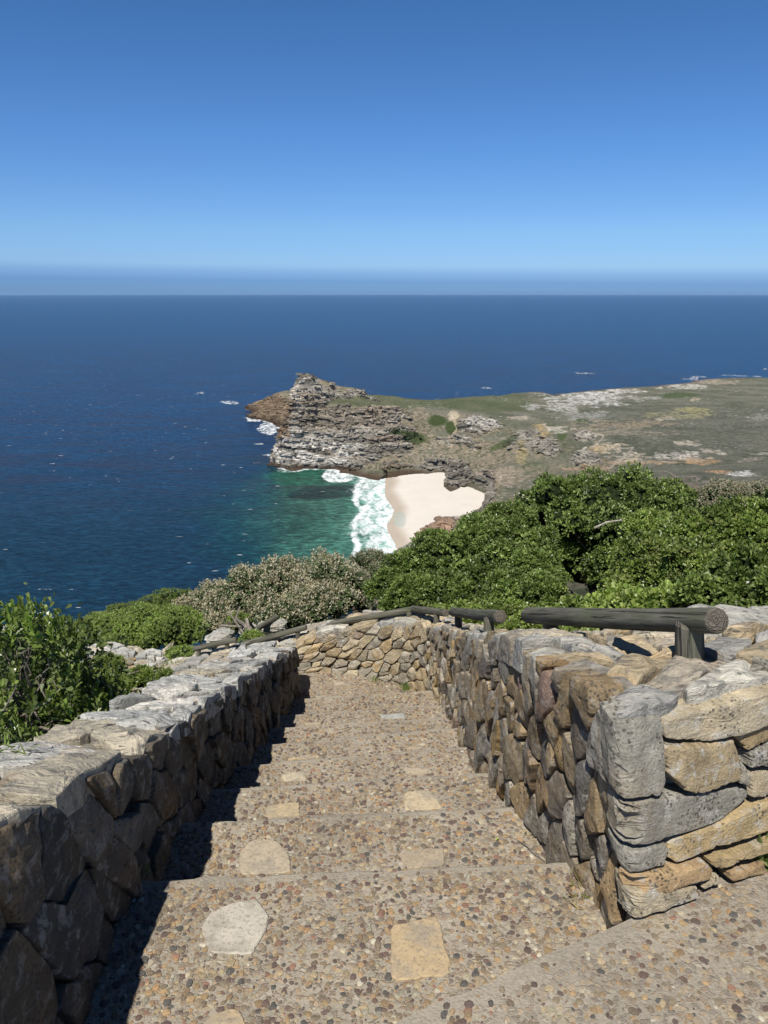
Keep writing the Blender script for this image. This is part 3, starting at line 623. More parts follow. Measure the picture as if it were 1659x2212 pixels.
for f, k, col, pts in INS:
    z = -(1.75+.17*(k-1)); Q = np.array([atz(*f(*p), z) for p in pts])[:, :2]; n = 48
    seg = np.roll(Q, -1, 0)-Q; ln = np.hypot(*seg.T); cum = np.concatenate([[0], np.cumsum(ln)]); sv = np.arange(n)/n*cum[-1]; ix = np.clip(np.searchsorted(cum, sv, side='right')-1, 0, len(Q)-1)
    lo = Q[ix]+seg[ix]*((sv-cum[ix])/ln[ix])[:, None]; c = lo.mean(0); lo = (np.roll(lo, 1, 0)+np.roll(lo, -1, 0)+2*lo)/4; lo = c+(lo-c)*(1+.018*rng.standard_normal((n, 1)))
    insw.append(lo); Vv = []
    for s_, dz in ((1.0, -.012), (1.0, .003), (.96, .006), (.5, .0065)): Vv.append(np.column_stack([c+(lo-c)*s_, np.full(n, z+dz)]))
    Vv = np.concatenate(Vv); Fq = np.concatenate([np.stack([np.arange(n)+r*n, (np.arange(n)+1) % n+r*n, (np.arange(n)+1) % n+(r+1)*n, np.arange(n)+(r+1)*n], 1) for r in range(3)])
    adopt(mesh_np('flagstone', Vv, [Fq, (np.arange(n)+3*n)[None]], M_INSET, tint=np.tile(np.array(col), (len(Vv), 1))), ST)
def peb_pos(n, xr, yr, zf, dens=None):
    P = np.stack([rng.uniform(*xr, n), rng.uniform(*yr, n)], 1)
    # dart thinning on a grid of one-per-cell
    key = np.floor(P/.0128).astype(int); _, ix = np.unique(key, axis=0, return_index=True); P = P[ix]
    z = zf(P[:, 0], P[:, 1]); P = np.column_stack([P, z])
    for lo in insw: P = P[~inside(P, lo)]
    return P
P = peb_pos(52000, (-.85, .72), (.95, 5.9), tread_z)
P = P[(P[:, 1] > land_y(P[:, 0]))]
# edges clear of the nosing
ok = np.ones(len(P), bool)
for k in range(8): dd_ = P[:, 1]-nose_y(k, P[:, 0]); ok &= ~((dd_ > -.030*rng.random(len(P))**.7-.008) & (dd_ < .012))
P = P[ok & (rng.random(len(P)) < .84)]
adopt(pebbles(P, 'pebble_surface'), ST)

def build_pavement():
    xs = np.concatenate([np.arange(-1.3, 2.2, .05), np.arange(2.3, 6, .5)]); V, Fq = [], []
    n = 140; t = np.linspace(0, 1, n)[:, None]**2.2; y0 = land_y(xs); y0 = np.where(xs > .66, land_y(.66)+(xs-.66)*.45+.3, y0)
    Y = (y0+.006*vnoise(xs*14, xs*0))[None, :]*(1-t)+(-4.0)*t; X = np.broadcast_to(xs, Y.shape)
    Z = -1.58+.005*fbm(X*4, Y*4, o=3); Z[0] -= .008
    V.append(np.stack([X, Y, Z], -1).reshape(-1, 3)); Fq.append(grid_faces(n, len(xs)))
    b = V[0][:len(xs)].copy(); b[:, 2] -= .22; off = len(V[0]); V.append(b); i = np.arange(len(xs)-1); Fq.append(np.stack([off+i, off+i+1, i+1, i], 1))
    VV = np.concatenate(V); lip = np.exp(-((VV[:, 1]-np.concatenate([y0, y0])[np.arange(len(VV)) % len(xs)])/.05)**2); lip[-len(xs):] = 1
    tag(mesh_np('pavement', VV, [np.concatenate(Fq)], M_CONC, extra={'lip': np.clip(lip*.6+.25, 0, 1), 'grime': lip*0}), kind='structure')
    P = peb_pos(14000, (-.3, 1.7), (.9, 2.0), lambda x, y: np.full(x.shape, -1.5795)); P = P[(P[:, 1] < land_y(P[:, 0])-.012-.05*rng.random(len(P))) | (P[:, 0] > .66)]
    P = P[rng.random(len(P)) < .50]; o = pebbles(P, 'pavement_pebbles', h=.2); tag(o, kind='structure')
build_pavement()

# ------------------------------------------------------------------ dry stone walls
def clip_poly(poly, a, b, c):      # keep a*x+b*y<=c
    out = []; n = len(poly)
    for i in range(n):
        p, q = poly[i], poly[(i+1) % n]; dp, dq = a*p[0]+b*p[1]-c, a*q[0]+b*q[1]-c
        if dp <= 0: out.append(p)
        if dp*dq < 0: t = dp/(dp-dq); out.append((p[0]+t*(q[0]-p[0]), p[1]+t*(q[1]-p[1])))
    return out
def voronoi(L, Hh, du, dv, shear=0.0, jit=.38, seed=0):
    r = np.random.default_rng(seed); S_ = []
    nr = max(1, round(Hh/dv))
    for j in range(-1, nr+1):
        off = r.random()
        n = int(L/du)+3
        for i in range(-1, n):
            w_ = 1 if r.random() < .75 else .6
            S_.append(((i+off+jit*r.uniform(-1, 1))*du, (j+.5+jit*r.uniform(-1, 1))*Hh/nr))
            if r.random() < .22: S_.append(((i+off+.5+.2*r.uniform(-1, 1))*du, (j+r.uniform(0, 1))*Hh/nr))
    S_ = np.array(S_); sc = np.array([1/du, 1/dv]); Q = S_*sc; Q = np.column_stack([Q[:, 0]+shear*Q[:, 1], Q[:, 1]])
    polys = []
    for i in range(len(S_)):
        if not (-.3*du < S_[i, 0] < L+.3*du and -.3*dv < S_[i, 1] < Hh+.3*dv): continue
        x, y = Q[i]; poly = [(x-2.5, y-2.5), (x+2.5, y-2.5), (x+2.5, y+2.5), (x-2.5, y+2.5)]
        d = ((Q-Q[i])**2).sum(1); nb = np.argsort(d)[1:26]
        for j in nb:
            a, b = Q[j]-Q[i]; c = (Q[j]@Q[j]-Q[i]@Q[i])/2; poly = clip_poly(poly, a, b, c)
            if not poly: break
        if not poly: continue
        poly = [((px-shear*py)/sc[0], py/sc[1]) for px, py in poly]
        for a, b, c in ((-1, 0, 0), (1, 0, L), (0, -1, 0), (0, 1, Hh)):
            poly = clip_poly(poly, a, b, c)
            if not poly: break
        if len(poly) < 3: continue
        pa = np.array(poly); ar = .5*abs(np.dot(pa[:, 0], np.roll(pa[:, 1], 1))-np.dot(pa[:, 1], np.roll(pa[:, 0], 1)))
        if ar < .12*du*dv: continue
        polys.append(pa)
    return polys
PAL_W = np.array([[.33,.25,.15],[.38,.27,.13],[.27,.25,.215],[.22,.21,.19],[.36,.31,.235],[.17,.15,.13],[.40,.33,.22],[.29,.22,.14],[.37,.27,.155],[.22,.155,.125],[.43,.40,.34],[.25,.21,.15]])
PWW = np.array([.14,.08,.14,.10,.13,.08,.10,.06,.04,.03,.05,.05]); PWW = PWW/PWW.sum()
PAL_C = np.array([[.52,.52,.48],[.46,.46,.43],[.55,.53,.48],[.42,.42,.39],[.50,.45,.35]])
def stones(polys, Pf, depth, name, mat, pal, pw=None, seed=0, gap=.006, rough=.012, tilt=.12, n=26, parent=None, lich=.4, skirt=.07, dvar=.35, cfun=None, facet=1.0):
    r = np.random.default_rng(seed); VV, QQ, TT, CC = [], [], [], []; off = 0
    prof = [(0, -skirt), (0, .45), (.001, .82), (.0035, .97), (.011, 1.02), (.72, 1.03), (.45, 1.03), (.2, 1.03)]
    for k, pa in enumerate(polys):
        mid = (pa+np.roll(pa, -1, 0))/2; pj = np.empty((2*len(pa), 2)); pj[0::2] = pa; pj[1::2] = mid+(mid-pa.mean(0))*np.clip(r.uniform(-.006, .004, (len(pa), 1))/(np.linalg.norm(mid-pa.mean(0), axis=1, keepdims=True)+.01), -.1, .1); pa = pj
        c = pa.mean(0); seg = np.roll(pa, -1, 0)-pa; ln = np.hypot(*seg.T); cum = np.concatenate([[0], np.cumsum(ln)]); T = cum[-1]
        s = (np.arange(n)+.5*r.random())/n*T; idx = np.clip(np.searchsorted(cum, s, side='right')-1, 0, len(pa)-1)
        t = (s-cum[idx])/ln[idx]; o = pa[idx]+seg[idx]*t[:, None]
        # round the corners: circular smoothing
        for _ in range(1): o = (np.roll(o, 1, 0)+np.roll(o, -1, 0)+8*o)/10
        rad = np.hypot(*(o-c).T); mr = rad.mean()
        j = np.clip(1-(gap*.8+.0028*np.abs(r.standard_normal(n)))/np.maximum(rad, .01), .4, 1)
        o = c+(o-c)*j[:, None]; rad = np.maximum(rad*j, .02)
        d = depth*(1+dvar*r.uniform(-1, 1)); tx, ty = r.uniform(-tilt, tilt, 2); base = off
        nx = r.random(2)*50; fa = r.random(3)*6.28; ft = r.uniform(.15, .75, 3)*mr; fk = r.uniform(.12, .55, 3)
        for q, (sc, dp) in enumerate(prof):
            sv = (np.clip(1-sc/rad, .3, 1) if q < 5 else sc*np.clip(1-.017/rad, .3, 1))[..., None] if q < 5 else (sc*np.clip(1-.017/rad, .3, 1))[:, None]
            p = c+(o-c)*sv
            if dp < 0: dd = np.full(n, dp)
            else:
                dd = d*dp+(tx*(p[:, 0]-c[0])+ty*(p[:, 1]-c[1]))*min(1, dp)+rough*fbm(p[:, 0]*16+nx[0], p[:, 1]*16+nx[1], o=3, seed=seed)*(dp > .3)
                for a_, t_, k_ in zip(fa, ft, fk): dd = dd-np.clip((p[:, 0]-c[0])*math.cos(a_)+(p[:, 1]-c[1])*math.sin(a_)-t_, 0, .05)*k_*facet*min(1, dp)
            VV.append(Pf(p[:, 0], p[:, 1], dd)); 
        dd = d*1.05; VV.append(Pf(c[:1], c[1:], np.array([dd+rough*.3*r.standard_normal()])))
        m = len(prof); i = np.arange(n); jn = (i+1) % n
        for q in range(m-1): QQ.append(np.stack([base+q*n+i, base+q*n+jn, base+(q+1)*n+jn, base+(q+1)*n+i], 1))
        TT.append(np.stack([base+(m-1)*n+i, base+(m-1)*n+jn, np.full(n, base+m*n)], 1))
        col = pal[r.choice(len(pal), p=pw)]*r.uniform(.8, 1.2) if cfun is None else cfun(c, r)
        CC.append(np.tile(np.append(col, lich*r.random()), (m*n+1, 1))); off += m*n+1
    return mesh_np(name, np.concatenate(VV), [np.concatenate(QQ), np.concatenate(TT)], mat, parent, np.concatenate(CC))
class Path:      # base and top polylines with the same number of points; u = length along the base
    def __init__(s, base, top, flip=False):
        s.b = np.array(base, float); s.t = np.array(top, float); s.flip = flip
        sg = np.hypot(*(s.b[1:, :2]-s.b[:-1, :2]).T); s.u = np.concatenate([[0], np.cumsum(sg)]); s.L = s.u[-1]
    def at(s, A, u): return np.stack([np.interp(u, s.u, A[:, k]) for k in range(3)], -1)
    def face(s, Hh):
        def f(u, v, d):
            e = .02; t = (v/Hh)[..., None] if np.ndim(v) else v/Hh
            P = s.at(s.b, u)*(1-t)+s.at(s.t, u)*t
            Q = s.at(s.b, np.clip(u+e, 0, s.L))-s.at(s.b, np.clip(u-e, 0, s.L)); N = np.stack([-Q[..., 1], Q[..., 0]], -1)
            N /= np.linalg.norm(N, axis=-1, keepdims=True)+1e-9
            if s.flip: N = -N
            P[..., :2] += N*np.asarray(d)[..., None]; return P
        return f
    def topsurf(s, W, z0=0.0, wdir=None, drop=0.0):
        def f(u, v, d):      # v across, from the inner edge backwards
            e = .04; P = s.at(s.t, u); Q = s.at(s.t, np.clip(u+e, 0, s.L))-s.at(s.t, np.clip(u-e, 0, s.L)); N = np.stack([-Q[..., 1], Q[..., 0]], -1)
            N /= np.linalg.norm(N, axis=-1, keepdims=True)+1e-9
            if s.flip: N = -N
            if wdir is not None: N = np.broadcast_to(-np.array(wdir, float), N.shape)
            P[..., :2] -= N*(np.asarray(v)-.02)[..., None]
            P[..., 2] += np.asarray(d)+z0-drop*np.asarray(v); return P
        return f
def core_mesh(path, Hh, W, name, rec=.028, down=.03, wdir=None, drop=0.0, nu=60):
    u = np.linspace(0, path.L, nu); f = path.face(Hh); t = path.topsurf(W, wdir=wdir, drop=drop)
    z = np.zeros(nu)
    rows = [f(u, z, z-rec), f(u, z+Hh, z-rec)]; rows[1][:, 2] -= down
    a = t(u, z+.03, z-down); b = t(u, z+W, z-down); c = b.copy(); c[:, 2] = rows[0][:, 2]-1.0; rows[0][:, 2] -= .3
    V = np.concatenate([rows[0], rows[1], b, c, rows[0]])
    # end caps come with the strips folded shut
    F = grid_faces(5, nu)
    caps = np.array([[0, nu, 2*nu, 3*nu], [nu-1, 2*nu-1, 3*nu-1, 4*nu-1]])
    return mesh_np(name, V, [F, caps], M_MORTAR)
PAL_SHADE = np.array([[.17,.162,.145],[.19,.178,.155],[.15,.148,.142],[.12,.118,.112],[.20,.18,.145],[.27,.26,.24],[.21,.17,.125],[.16,.15,.135]])*.66  # grey stone tones, darkened further to deepen the shade on the left face
def wall(label, path, Hh, W, du, dv, seed, shear=.35, cap=(.26, .2), capd=.05, loc=None, group=None, wdir=None, drop=0.0, palc=PAL_C, capmat=None, face_kw={}, cap_kw={}, nu=60, pal=PAL_W, pw=PWW):
    p0 = path.b.mean(0); root = empty('stone_wall', tuple(p0 if loc is None else loc))
    tag(root, label, 'stone wall', group)
    adopt(core_mesh(path, Hh, W, 'wall_core', wdir=wdir, drop=drop, nu=nu), root)
    kw = dict(lich=.5); kw.update(face_kw)
    adopt(stones(voronoi(path.L, Hh, du, dv, shear, seed=seed), path.face(Hh), .020, 'facing_stones', M_STONE, pal, pw, seed=seed, **kw), root)
    kw = dict(rough=.016, tilt=.10, lich=.8, skirt=.05, dvar=.30, gap=.007); kw.update(cap_kw)
    adopt(stones(voronoi(path.L, W, cap[0], cap[1], .2, jit=.42, seed=seed+50), path.topsurf(W, -.02, wdir, drop), capd, 'coping_stones', capmat or M_CAP, palc, None, seed=seed+9, **kw), root)
    return root
zl = lambda y: -.513-.388*y
# left wall
yy = [.1, .8, 1.3, 1.72, 2.2, 2.7, 3.2, 3.7, 4.2, 4.7, 5.2, 5.64]
bx = np.interp(yy, [0, 1.49, 1.9, 2.7, 3.2, 3.6, 4.1, 5.6], [-.72, -.75, -.775, -.785, -.75, -.73, -.72, -.69])
tx = np.interp(yy, [0, 1.49, 1.9, 2.7, 3.2, 3.6, 4.1, 5.6], [-.84, -.80, -.77, -.75, -.75, -.74, -.73, -.71])
pL = Path([(b, y, min(-1.83, -1.80-.37*(y-1.98)-.06)) for b, y in zip(bx, yy)], [(t, y, zl(y)-.03) for t, y in zip(tx, yy)], flip=True)
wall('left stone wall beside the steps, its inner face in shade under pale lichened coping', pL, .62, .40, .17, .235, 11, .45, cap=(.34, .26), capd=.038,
     pal=PAL_SHADE, pw=None, face_kw=dict(rough=.010, tilt=.11, lich=.35, gap=.001, dvar=.6, facet=.6), cap_kw=dict(rough=.016, tilt=.09, gap=.007, dvar=.3))
# end face of the left wall is closed by the core; right wall: front face, corner, long inner face, curve and the far stretch
B = [(1.78,2.115,-1.82),(1.131,1.825,-1.82),(.704,1.639,-1.82),(.69,1.68,-1.82),(.662,1.80,-1.83),(.62,2.14,-1.90),(.52,2.66,-2.06),(.47,3.15,-2.24),(.44,3.64,-2.42),(.44,4.09,-2.58),(.44,4.5,-2.74),(.42,5.07,-3.0),(.36,5.42,-3.13),(.26,5.60,-3.14),(.15,5.70,-3.14),(-.08,5.82,-3.14),(-.27,5.88,-3.14),(-.51,5.92,-3.14),(-.73,5.92,-3.14),(-1.3,5.95,-3.35),(-1.95,6.02,-3.6),(-2.75,6.12,-3.9)]
Tt = [(1.70,2.17,-.98),(1.06,1.92,-.98),(.575,1.70,-.985),(.572,1.725,-.985),(.555,1.83,-.99),(.49,2.14,-1.08),(.465,2.66,-1.26),(.455,3.15,-1.49),(.445,3.64,-1.72),(.44,4.09,-1.92),(.43,4.5,-2.09),(.40,5.07,-2.32),(.34,5.42,-2.46),(.24,5.61,-2.53),(.13,5.71,-2.575),(-.08,5.84,-2.64),(-.27,5.90,-2.70),(-.51,5.94,-2.77),(-.73,5.94,-2.85),(-1.3,5.97,-3.00),(-1.95,6.04,-3.20),(-2.75,6.14,-3.42)]
nF = 3
pF = Path(B[:nF], Tt[:nF]); pR = Path(B[nF-1:], Tt[nF-1:])
def right_wall():
    root = empty('stone_wall', (.9, 2.2, -1.6))
    tag(root, 'sunlit right stone wall of ochre and grey rubble curving round below the steps to the left', 'stone wall')
    p = Path(B, Tt); Hh = .72
    # orient: B runs from the right end round the corner and away; outward normal is to the right-hand side of travel reversed
    p.flip = False
    adopt(core_mesh(p, Hh, .17, 'wall_core', nu=160, wdir=(.7, .7)), root)
    kw = dict(rough=.009, tilt=.15, lich=.45, gap=.001, dvar=.7, facet=.7)
    pol = voronoi(p.L, Hh, .165, .135, .55, seed=23)
    uc = p.u[nF-1]
    c5 = lambda x, y: (1061.8+.36*x, 1227.7+.36*y); c7 = lambda x, y: (1260.8+.24*x, 1559.5+.24*y)
    pn = np.cross(np.array([.43, .195, 0]), np.array([-.095, .045, .615])); p0 = np.array([.704, 1.639, -1.82])
    def uv(px, py):        # a point of the photograph laid on the plane of the front face
        d = ray(px, py); P = d*((pn@p0)/(pn@d)); t = (P[2]+1.82)/.835; s_ = (P[0]-.704*(1-t)-.575*t)/(.427*(1-t)+.485*t)
        return (uc-s_*.466, np.clip(t, 0, 1.08)*Hh)
    och, gr, lt, ot, tn = (.41,.32,.18), (.30,.29,.25), (.44,.385,.28), (.41,.295,.17), (.37,.30,.19)
    FR = [(c5, gr, .10, [(770,865),(1000,880),(1005,1240),(960,1330),(900,1335),(820,1290),(770,1200)]),
          (c5, lt, 0, [(1012,885),(1390,745),(1659,690),(1659,855),(1430,965),(1230,1008),(1012,995)]),
          (c5, tn, 0, [(1012,1040),(1400,1000),(1440,1230),(1200,1318),(1100,1290),(1004,1190)]),
          (c5, och, 0, [(1405,985),(1659,870),(1659,985),(1480,1070)]), (c5, gr, 0, [(1485,1080),(1659,1000),(1659,1170),(1490,1165)]),
          (c7, gr, .09, [(330,665),(560,655),(1405,565),(1400,650),(1200,825),(560,1035),(400,975),(330,900)]),
          (c7, lt, 0, [(1430,405),(1659,395),(1659,600),(1560,638),(1425,628)]), (c7, gr, 0, [(1300,260),(1415,405),(1405,540),(1315,505)]),
          (c7, och, 0, [(735,1035),(1659,625),(1659,875),(780,1215),(722,1180)]), (c7, gr, .08, [(345,1085),(700,1045),(715,1090),(688,1230),(450,1308),(360,1290)]),
          (c7, ot, .03, [(365,1335),(1000,1192),(1055,1215),(1050,1330),(650,1478),(500,1450)]), (c7, och, 0, [(1065,1195),(1600,985),(1608,1060),(1150,1255),(1075,1222)]),
          (c7, lt, .06, [(360,1440),(940,1415),(948,1500),(430,1725),(375,1700)]), (c7, lt, 0, [(1010,1400),(1110,1312),(1168,1332),(1168,1400),(1000,1455)]), (c7, ot, 0, [(1222,1290),(1555,1192),(1550,1290),(1240,1368)])]
    polF = []; cF = []
    for f, c, wrap, pts in FR:
        q = np.array([uv(*f(*p)) for p in pts]); q = q.mean(0)+(q-q.mean(0))*1.05
        if wrap: lim = uc-.012; q[:, 0] = np.where(q[:, 0] > lim-.02, uc+wrap*(.8+.4*rng.random(len(q))), q[:, 0])
        polF.append(q); cF.append(c)
    it = iter(cF)
    adopt(stones(polF, p.face(Hh), .034, 'facing_stones', M_STONE, None, None, seed=4, rough=.006, tilt=.06, lich=.7, n=72, gap=.003, dvar=.3, facet=.35, cfun=lambda c, r: np.array(next(it))*r.uniform(.9, 1.1)), root)
    def cut(polys, lo, hi):
        out = []
        for q in polys:
            q = clip_poly([tuple(a) for a in q], -1, 0, -lo); q = clip_poly(q, 1, 0, hi) if q else q
            if len(q) > 2:
                q = np.array(q)
                if np.ptp(q[:, 0]) > .03 and np.ptp(q[:, 1]) > .03: out.append(q)
        return out
    um = uc+3.55
    adopt(stones(cut(voronoi(p.L, Hh, .27, .105, -.25, jit=.30, seed=5), 0, uc-.475), p.face(Hh), .022, 'facing_stones', M_STONE, np.array([och, gr, lt, tn]), None, seed=14, rough=.012, tilt=.14, lich=.5, n=34), root)
    adopt(stones(cut(voronoi(p.L, Hh, .105, .165, .55, seed=23), uc+.07, um), p.face(Hh), .02, 'facing_stones', M_STONE, PAL_W, PWW, seed=23, **kw), root)
    adopt(stones(cut(voronoi(p.L, Hh, .112, .135, .5, seed=29), um, p.L), p.face(Hh), .022, 'facing_stones', M_STONE, PAL_W*.8+np.array([.13, .115, .08]), PWW, seed=29, rough=.008, tilt=.16, lich=.5, gap=.002, dvar=.35), root)
    pal = np.array([[.46,.44,.38],[.44,.36,.24],[.40,.39,.36],[.48,.43,.33],[.34,.30,.24]])
    # coping along the stairs
    pc = Path(B[5:], Tt[5:]); W = .30
    adopt(stones(voronoi(pc.L, W, .21, .17, .2, jit=.42, seed=77), pc.topsurf(W, -.02), .04, 'coping_stones', M_CAP, pal, None, seed=31, rough=.016, tilt=.12, lich=.7, dvar=.5), root)
    pf = Path([(2.05,2.24,-1.82)]+B[:nF], [(2.0,2.30,-.98)]+Tt[:nF])
    adopt(stones(voronoi(pf.L, .36, .28, .19, .2, jit=.42, seed=79), pf.topsurf(.36, -.03, (.10, .99), .13), .026, 'coping_stones', M_CAP, pal, None, seed=33, rough=.010, tilt=.10, lich=.7, dvar=.4, gap=.005), root)
    return root
right_wall()
# broad rubble top behind the corner: a platform of flat stones
def platform():
    root = empty('rubble_platform', (1.3, 2.6, -1.4))
    tag(root, 'broad top of flat ochre stones behind the right wall corner, under the thick log rail', 'stone platform')
    def f(u, v, d):      # u along x from wall edge, v along y
        x = .76+u+.02*np.asarray(v); y = 1.86+np.asarray(v)+.43*u; z = -1.045-np.interp(y, [1.7, 2.1, 2.7, 3.2, 4.2], [0, .06, .25, .47, .95])+.035*u
        return np.stack([x, y, z+np.asarray(d)-.015], -1)
    pal = np.array([[.46,.37,.24],[.42,.32,.18],[.46,.43,.36],[.36,.33,.28],[.50,.44,.34]])
    pol = [q for q in voronoi(1.25, 2.2, .23, .19, .2, jit=.42, seed=91)]
    adopt(stones(pol, f, .035, 'top_stones', M_CAP, pal, None, seed=8, rough=.014, tilt=.12, lich=.6, dvar=.5, gap=.010), root)
    u, v = np.meshgrid(np.linspace(-.02, 1.3, 12), np.linspace(-.0, 2.25, 24)); P = f(u, v, -.012+0*u).reshape(-1, 3)
    Q = P.copy(); Q[:, 2] -= 1.2; n = 12; m = 24
    ring = np.concatenate([np.arange(n), np.arange(1, m)*n+n-1, (m-1)*n+np.arange(n-2, -1, -1), np.arange(m-2, 0, -1)*n]); j = np.roll(ring, -1)
    F = np.concatenate([grid_faces(m, n), np.stack([ring, j, j+len(P), ring+len(P)], 1)])
    adopt(mesh_np('rubble_fill', np.concatenate([P, Q]), [F], M_MORTAR), root)
platform()
# low wall further down, left (its top and broken end show behind the shrubs)
pW = Path([(-3.40,7.88,-4.4),(-2.85,7.73,-4.4),(-2.42,7.53,-4.4),(-2.34,7.8,-4.4)], [(-3.40,7.9,-3.93),(-2.85,7.75,-3.88),(-2.42,7.55,-3.84),(-2.36,7.8,-3.86)], flip=True)
wall('short pale stone wall at the lower path, half hidden behind the large leaved bush', pW, .48, .26, .17, .13, 41, cap=(.24, .16), wdir=(-.1, 1), nu=20)

# ------------------------------------------------------------------ log handrails
def log_mesh(p, q, r0, r1, name, parent, seed=0, round_end=True):
    p, q = Vector(p), Vector(q); L = (q-p).length; n, m = 28, 34
    z = np.linspace(0, L, m); th = np.arange(n)/n*2*np.pi; r = np.interp(z, [0, L], [r0, r1])
    rr = r[:, None]*(1+.035*fbm(np.cos(th)[None]*1.5+seed*7, np.sin(th)[None]*1.5+z[:, None]*1.4, o=3, seed=seed)+.02*vnoise(np.cos(th)[None]*8+0*z[:, None], np.sin(th)[None]*8+z[:, None]*1.0, seed=seed+3))
    wob = .25*r0*np.stack([vnoise(z*1.2, z*0+seed), vnoise(z*1.2+9, z*0+seed)], -1)
    X = np.cos(th)[None]*rr+wob[:, :1]; Y = np.sin(th)[None]*rr+wob[:, 1:]; Z = np.broadcast_to(z[:, None], X.shape)
    body = np.stack([X, Y, Z], -1); rows = []
    for s, dz in ((.02, 0), (.5, -.004), (.86, .0), (.97, .005)):     # start cap
        c = body[0].copy(); c[:, :2] = c[:, :2]*s+wob[0]*(1-s); c[:, 2] = dz; rows.append(c)
    b2 = body.copy(); b2[0, :, 2] += .012; b2[-1, :, 2] -= .012; rows += list(b2)
    for s, dz in ((.97, -.005), (.86, 0), (.5, .004), (.02, 0)):
        c = body[-1].copy(); c[:, :2] = c[:, :2]*s+wob[-1]*(1-s); c[:, 2] = L+dz; rows.append(c)
    V = np.concatenate(rows); M = len(rows); i = np.arange(n); j = (i+1) % n
    F = np.concatenate([np.stack([k*n+i, k*n+j, (k+1)*n+j, (k+1)*n+i], 1) for k in range(M-1)])
    me_o = mesh_np(name, V, [F], M_WOOD, smooth=True); me_o.data.materials.append(M_END)
    mi = np.zeros(len(F), np.int32); mi[:3*n] = 1; mi[-3*n:] = 1; me_o.data.polygons.foreach_set('material_index', mi)
    rot = (q-p).to_track_quat('Z', 'Y')
    me_o.rotation_mode = 'QUATERNION'; me_o.rotation_quaternion = rot; me_o.location = p-(Vector(parent.location)); me_o.parent = parent
    return me_o
def handrail(label, logs, posts, group='low log handrails on the stone walls'):
    c = np.mean([np.array(p[0]) for p in posts], 0); root = empty('log_handrail', tuple(c)); tag(root, label, 'handrail', group)
    for k, (a, b, ra, rb) in enumerate(logs): log_mesh(a, b, ra, rb, 'rail', root, seed=k+int(abs(c[0])*50))
    for k, (a, b, r) in enumerate(posts): log_mesh(a, b, r, r*.93, 'post', root, seed=k+5)
def P3(px, py, Y): return aty(px, py, Y)
# nearest
handrail('thickest log handrail on two short posts at the right wall corner', [(P3(1137,1325,3.25), P3(1546,1338,1.93), .037, .036)],
         [(P3(1490,1446,2.03), P3(1488,1345,2.03), .042), (P3(1192,1378,3.06), P3(1190,1335,3.06), .034)])
handrail('short dark log handrail between the thick corner rail and the bent rail', [(P3(976,1320,4.75), P3(1078,1333,3.2), .031, .030)],
         [(P3(990,1366,4.6), P3(989,1325,4.6), .026), (P3(1058,1380,3.36), P3(1057,1335,3.36), .026)])
handrail('long greenish log handrail bent over the curve of the far wall', [(P3(719,1345,6.05), P3(903,1317,5.85), .025, .029), (P3(893,1316,5.88), P3(963,1325,5.2), .030, .028)],
         [(P3(747,1366,6.03), P3(747,1342,6.03), .021), (P3(885,1350,5.86), P3(884,1322,5.86), .024), (P3(944,1352,5.35), P3(944,1325,5.35), .024)])
handrail('slim log handrail on the far wall above the end of the left wall', [(P3(521,1391,6.10), P3(662,1355,6.03), .023, .025)],
         [(P3(561,1396,6.08), P3(561,1382,6.08), .019), (P3(643,1380,6.04), P3(643,1360,6.04), .020)])
handrail('lowest log handrail beside the pale flat boulder down the path', [(P3(419,1403,6.14), P3(511,1382,6.10), .024, .024)],
         [(P3(430,1417,6.14), P3(430,1402,6.14), .020), (P3(490,1408,6.11), P3(490,1388,6.11), .020)])
handrail('steep fallen looking log rail above the small pale boulders in the scrub', [(P3(549,1362,8.1), P3(598,1333,8.6), .034, .034)],
         [(P3(556,1375,8.15), P3(556,1358,8.15), .024), (P3(590,1352,8.5), P3(590,1338,8.5), .024)])

# ------------------------------------------------------------------ boulders
def boulder(label, c, s, seed, rot=0, tilt=(0, 0)):
    n, m = 30, 18; th = np.linspace(0, 2*np.pi, n, endpoint=False); ph = np.linspace(0, np.pi, m)
    T, Pp = np.meshgrid(th, ph); D = np.stack([np.sin(Pp)*np.cos(T), np.sin(Pp)*np.sin(T), np.cos(Pp)], -1)
    p = 3.2; D = D/((np.abs(D)**p).sum(-1, keepdims=True)**(1/p))
    d = 1+.30*fbm(D[..., 0]*1.6+seed, D[..., 1]*1.6, D[..., 2]*1.6, o=4, seed=seed)
    st = .05*np.sin(D[..., 2]*14+3*vnoise(D[..., 0]*2, D[..., 1]*2, seed=seed)); d = d+st*(np.sin(Pp))
    V = (D*d[..., None]*np.array(s)).reshape(-1, 3)
    M = np.array(Matrix.Rotation(rot, 3, 'Z') @ Matrix.Rotation(tilt[0], 3, 'X') @ Matrix.Rotation(tilt[1], 3, 'Y')); V = V@M.T
    i = np.arange(m-1)[:, None]*n; j = np.arange(n)[None]; F = np.stack([i+j, i+n+j, i+n+(j+1) % n, i+(j+1) % n], -1).reshape(-1, 4)
    o = mesh_np('boulder', V, [F], M_CAP, tint=np.tile([.40,.39,.35,.6], (len(V), 1)), smooth=False); o.location = tuple(c)
    return tag(o, label, 'boulder')
boulder('grey lichened boulder sloping down right behind the end of the thick log rail', P3(1655,1392,3.0), (.34,.26,.10), 3, .1, (0, .30))
boulder('small round stone at the right edge beyond the sloping lichened boulder', P3(1652,1338,3.9), (.09,.09,.06), 8)
boulder('flat pale boulder slab on the lower path below the flowering bush', P3(476,1377,7.4), (.11,.16,.07), 12, -.5, (0, 0))
boulder('small pale boulder touching the lower end of the steep log', P3(538,1362,8.2), (.11,.09,.06), 15)
boulder('low pale boulder under the middle of the steep log', P3(588,1352,8.5), (.17,.10,.055), 17, .3)
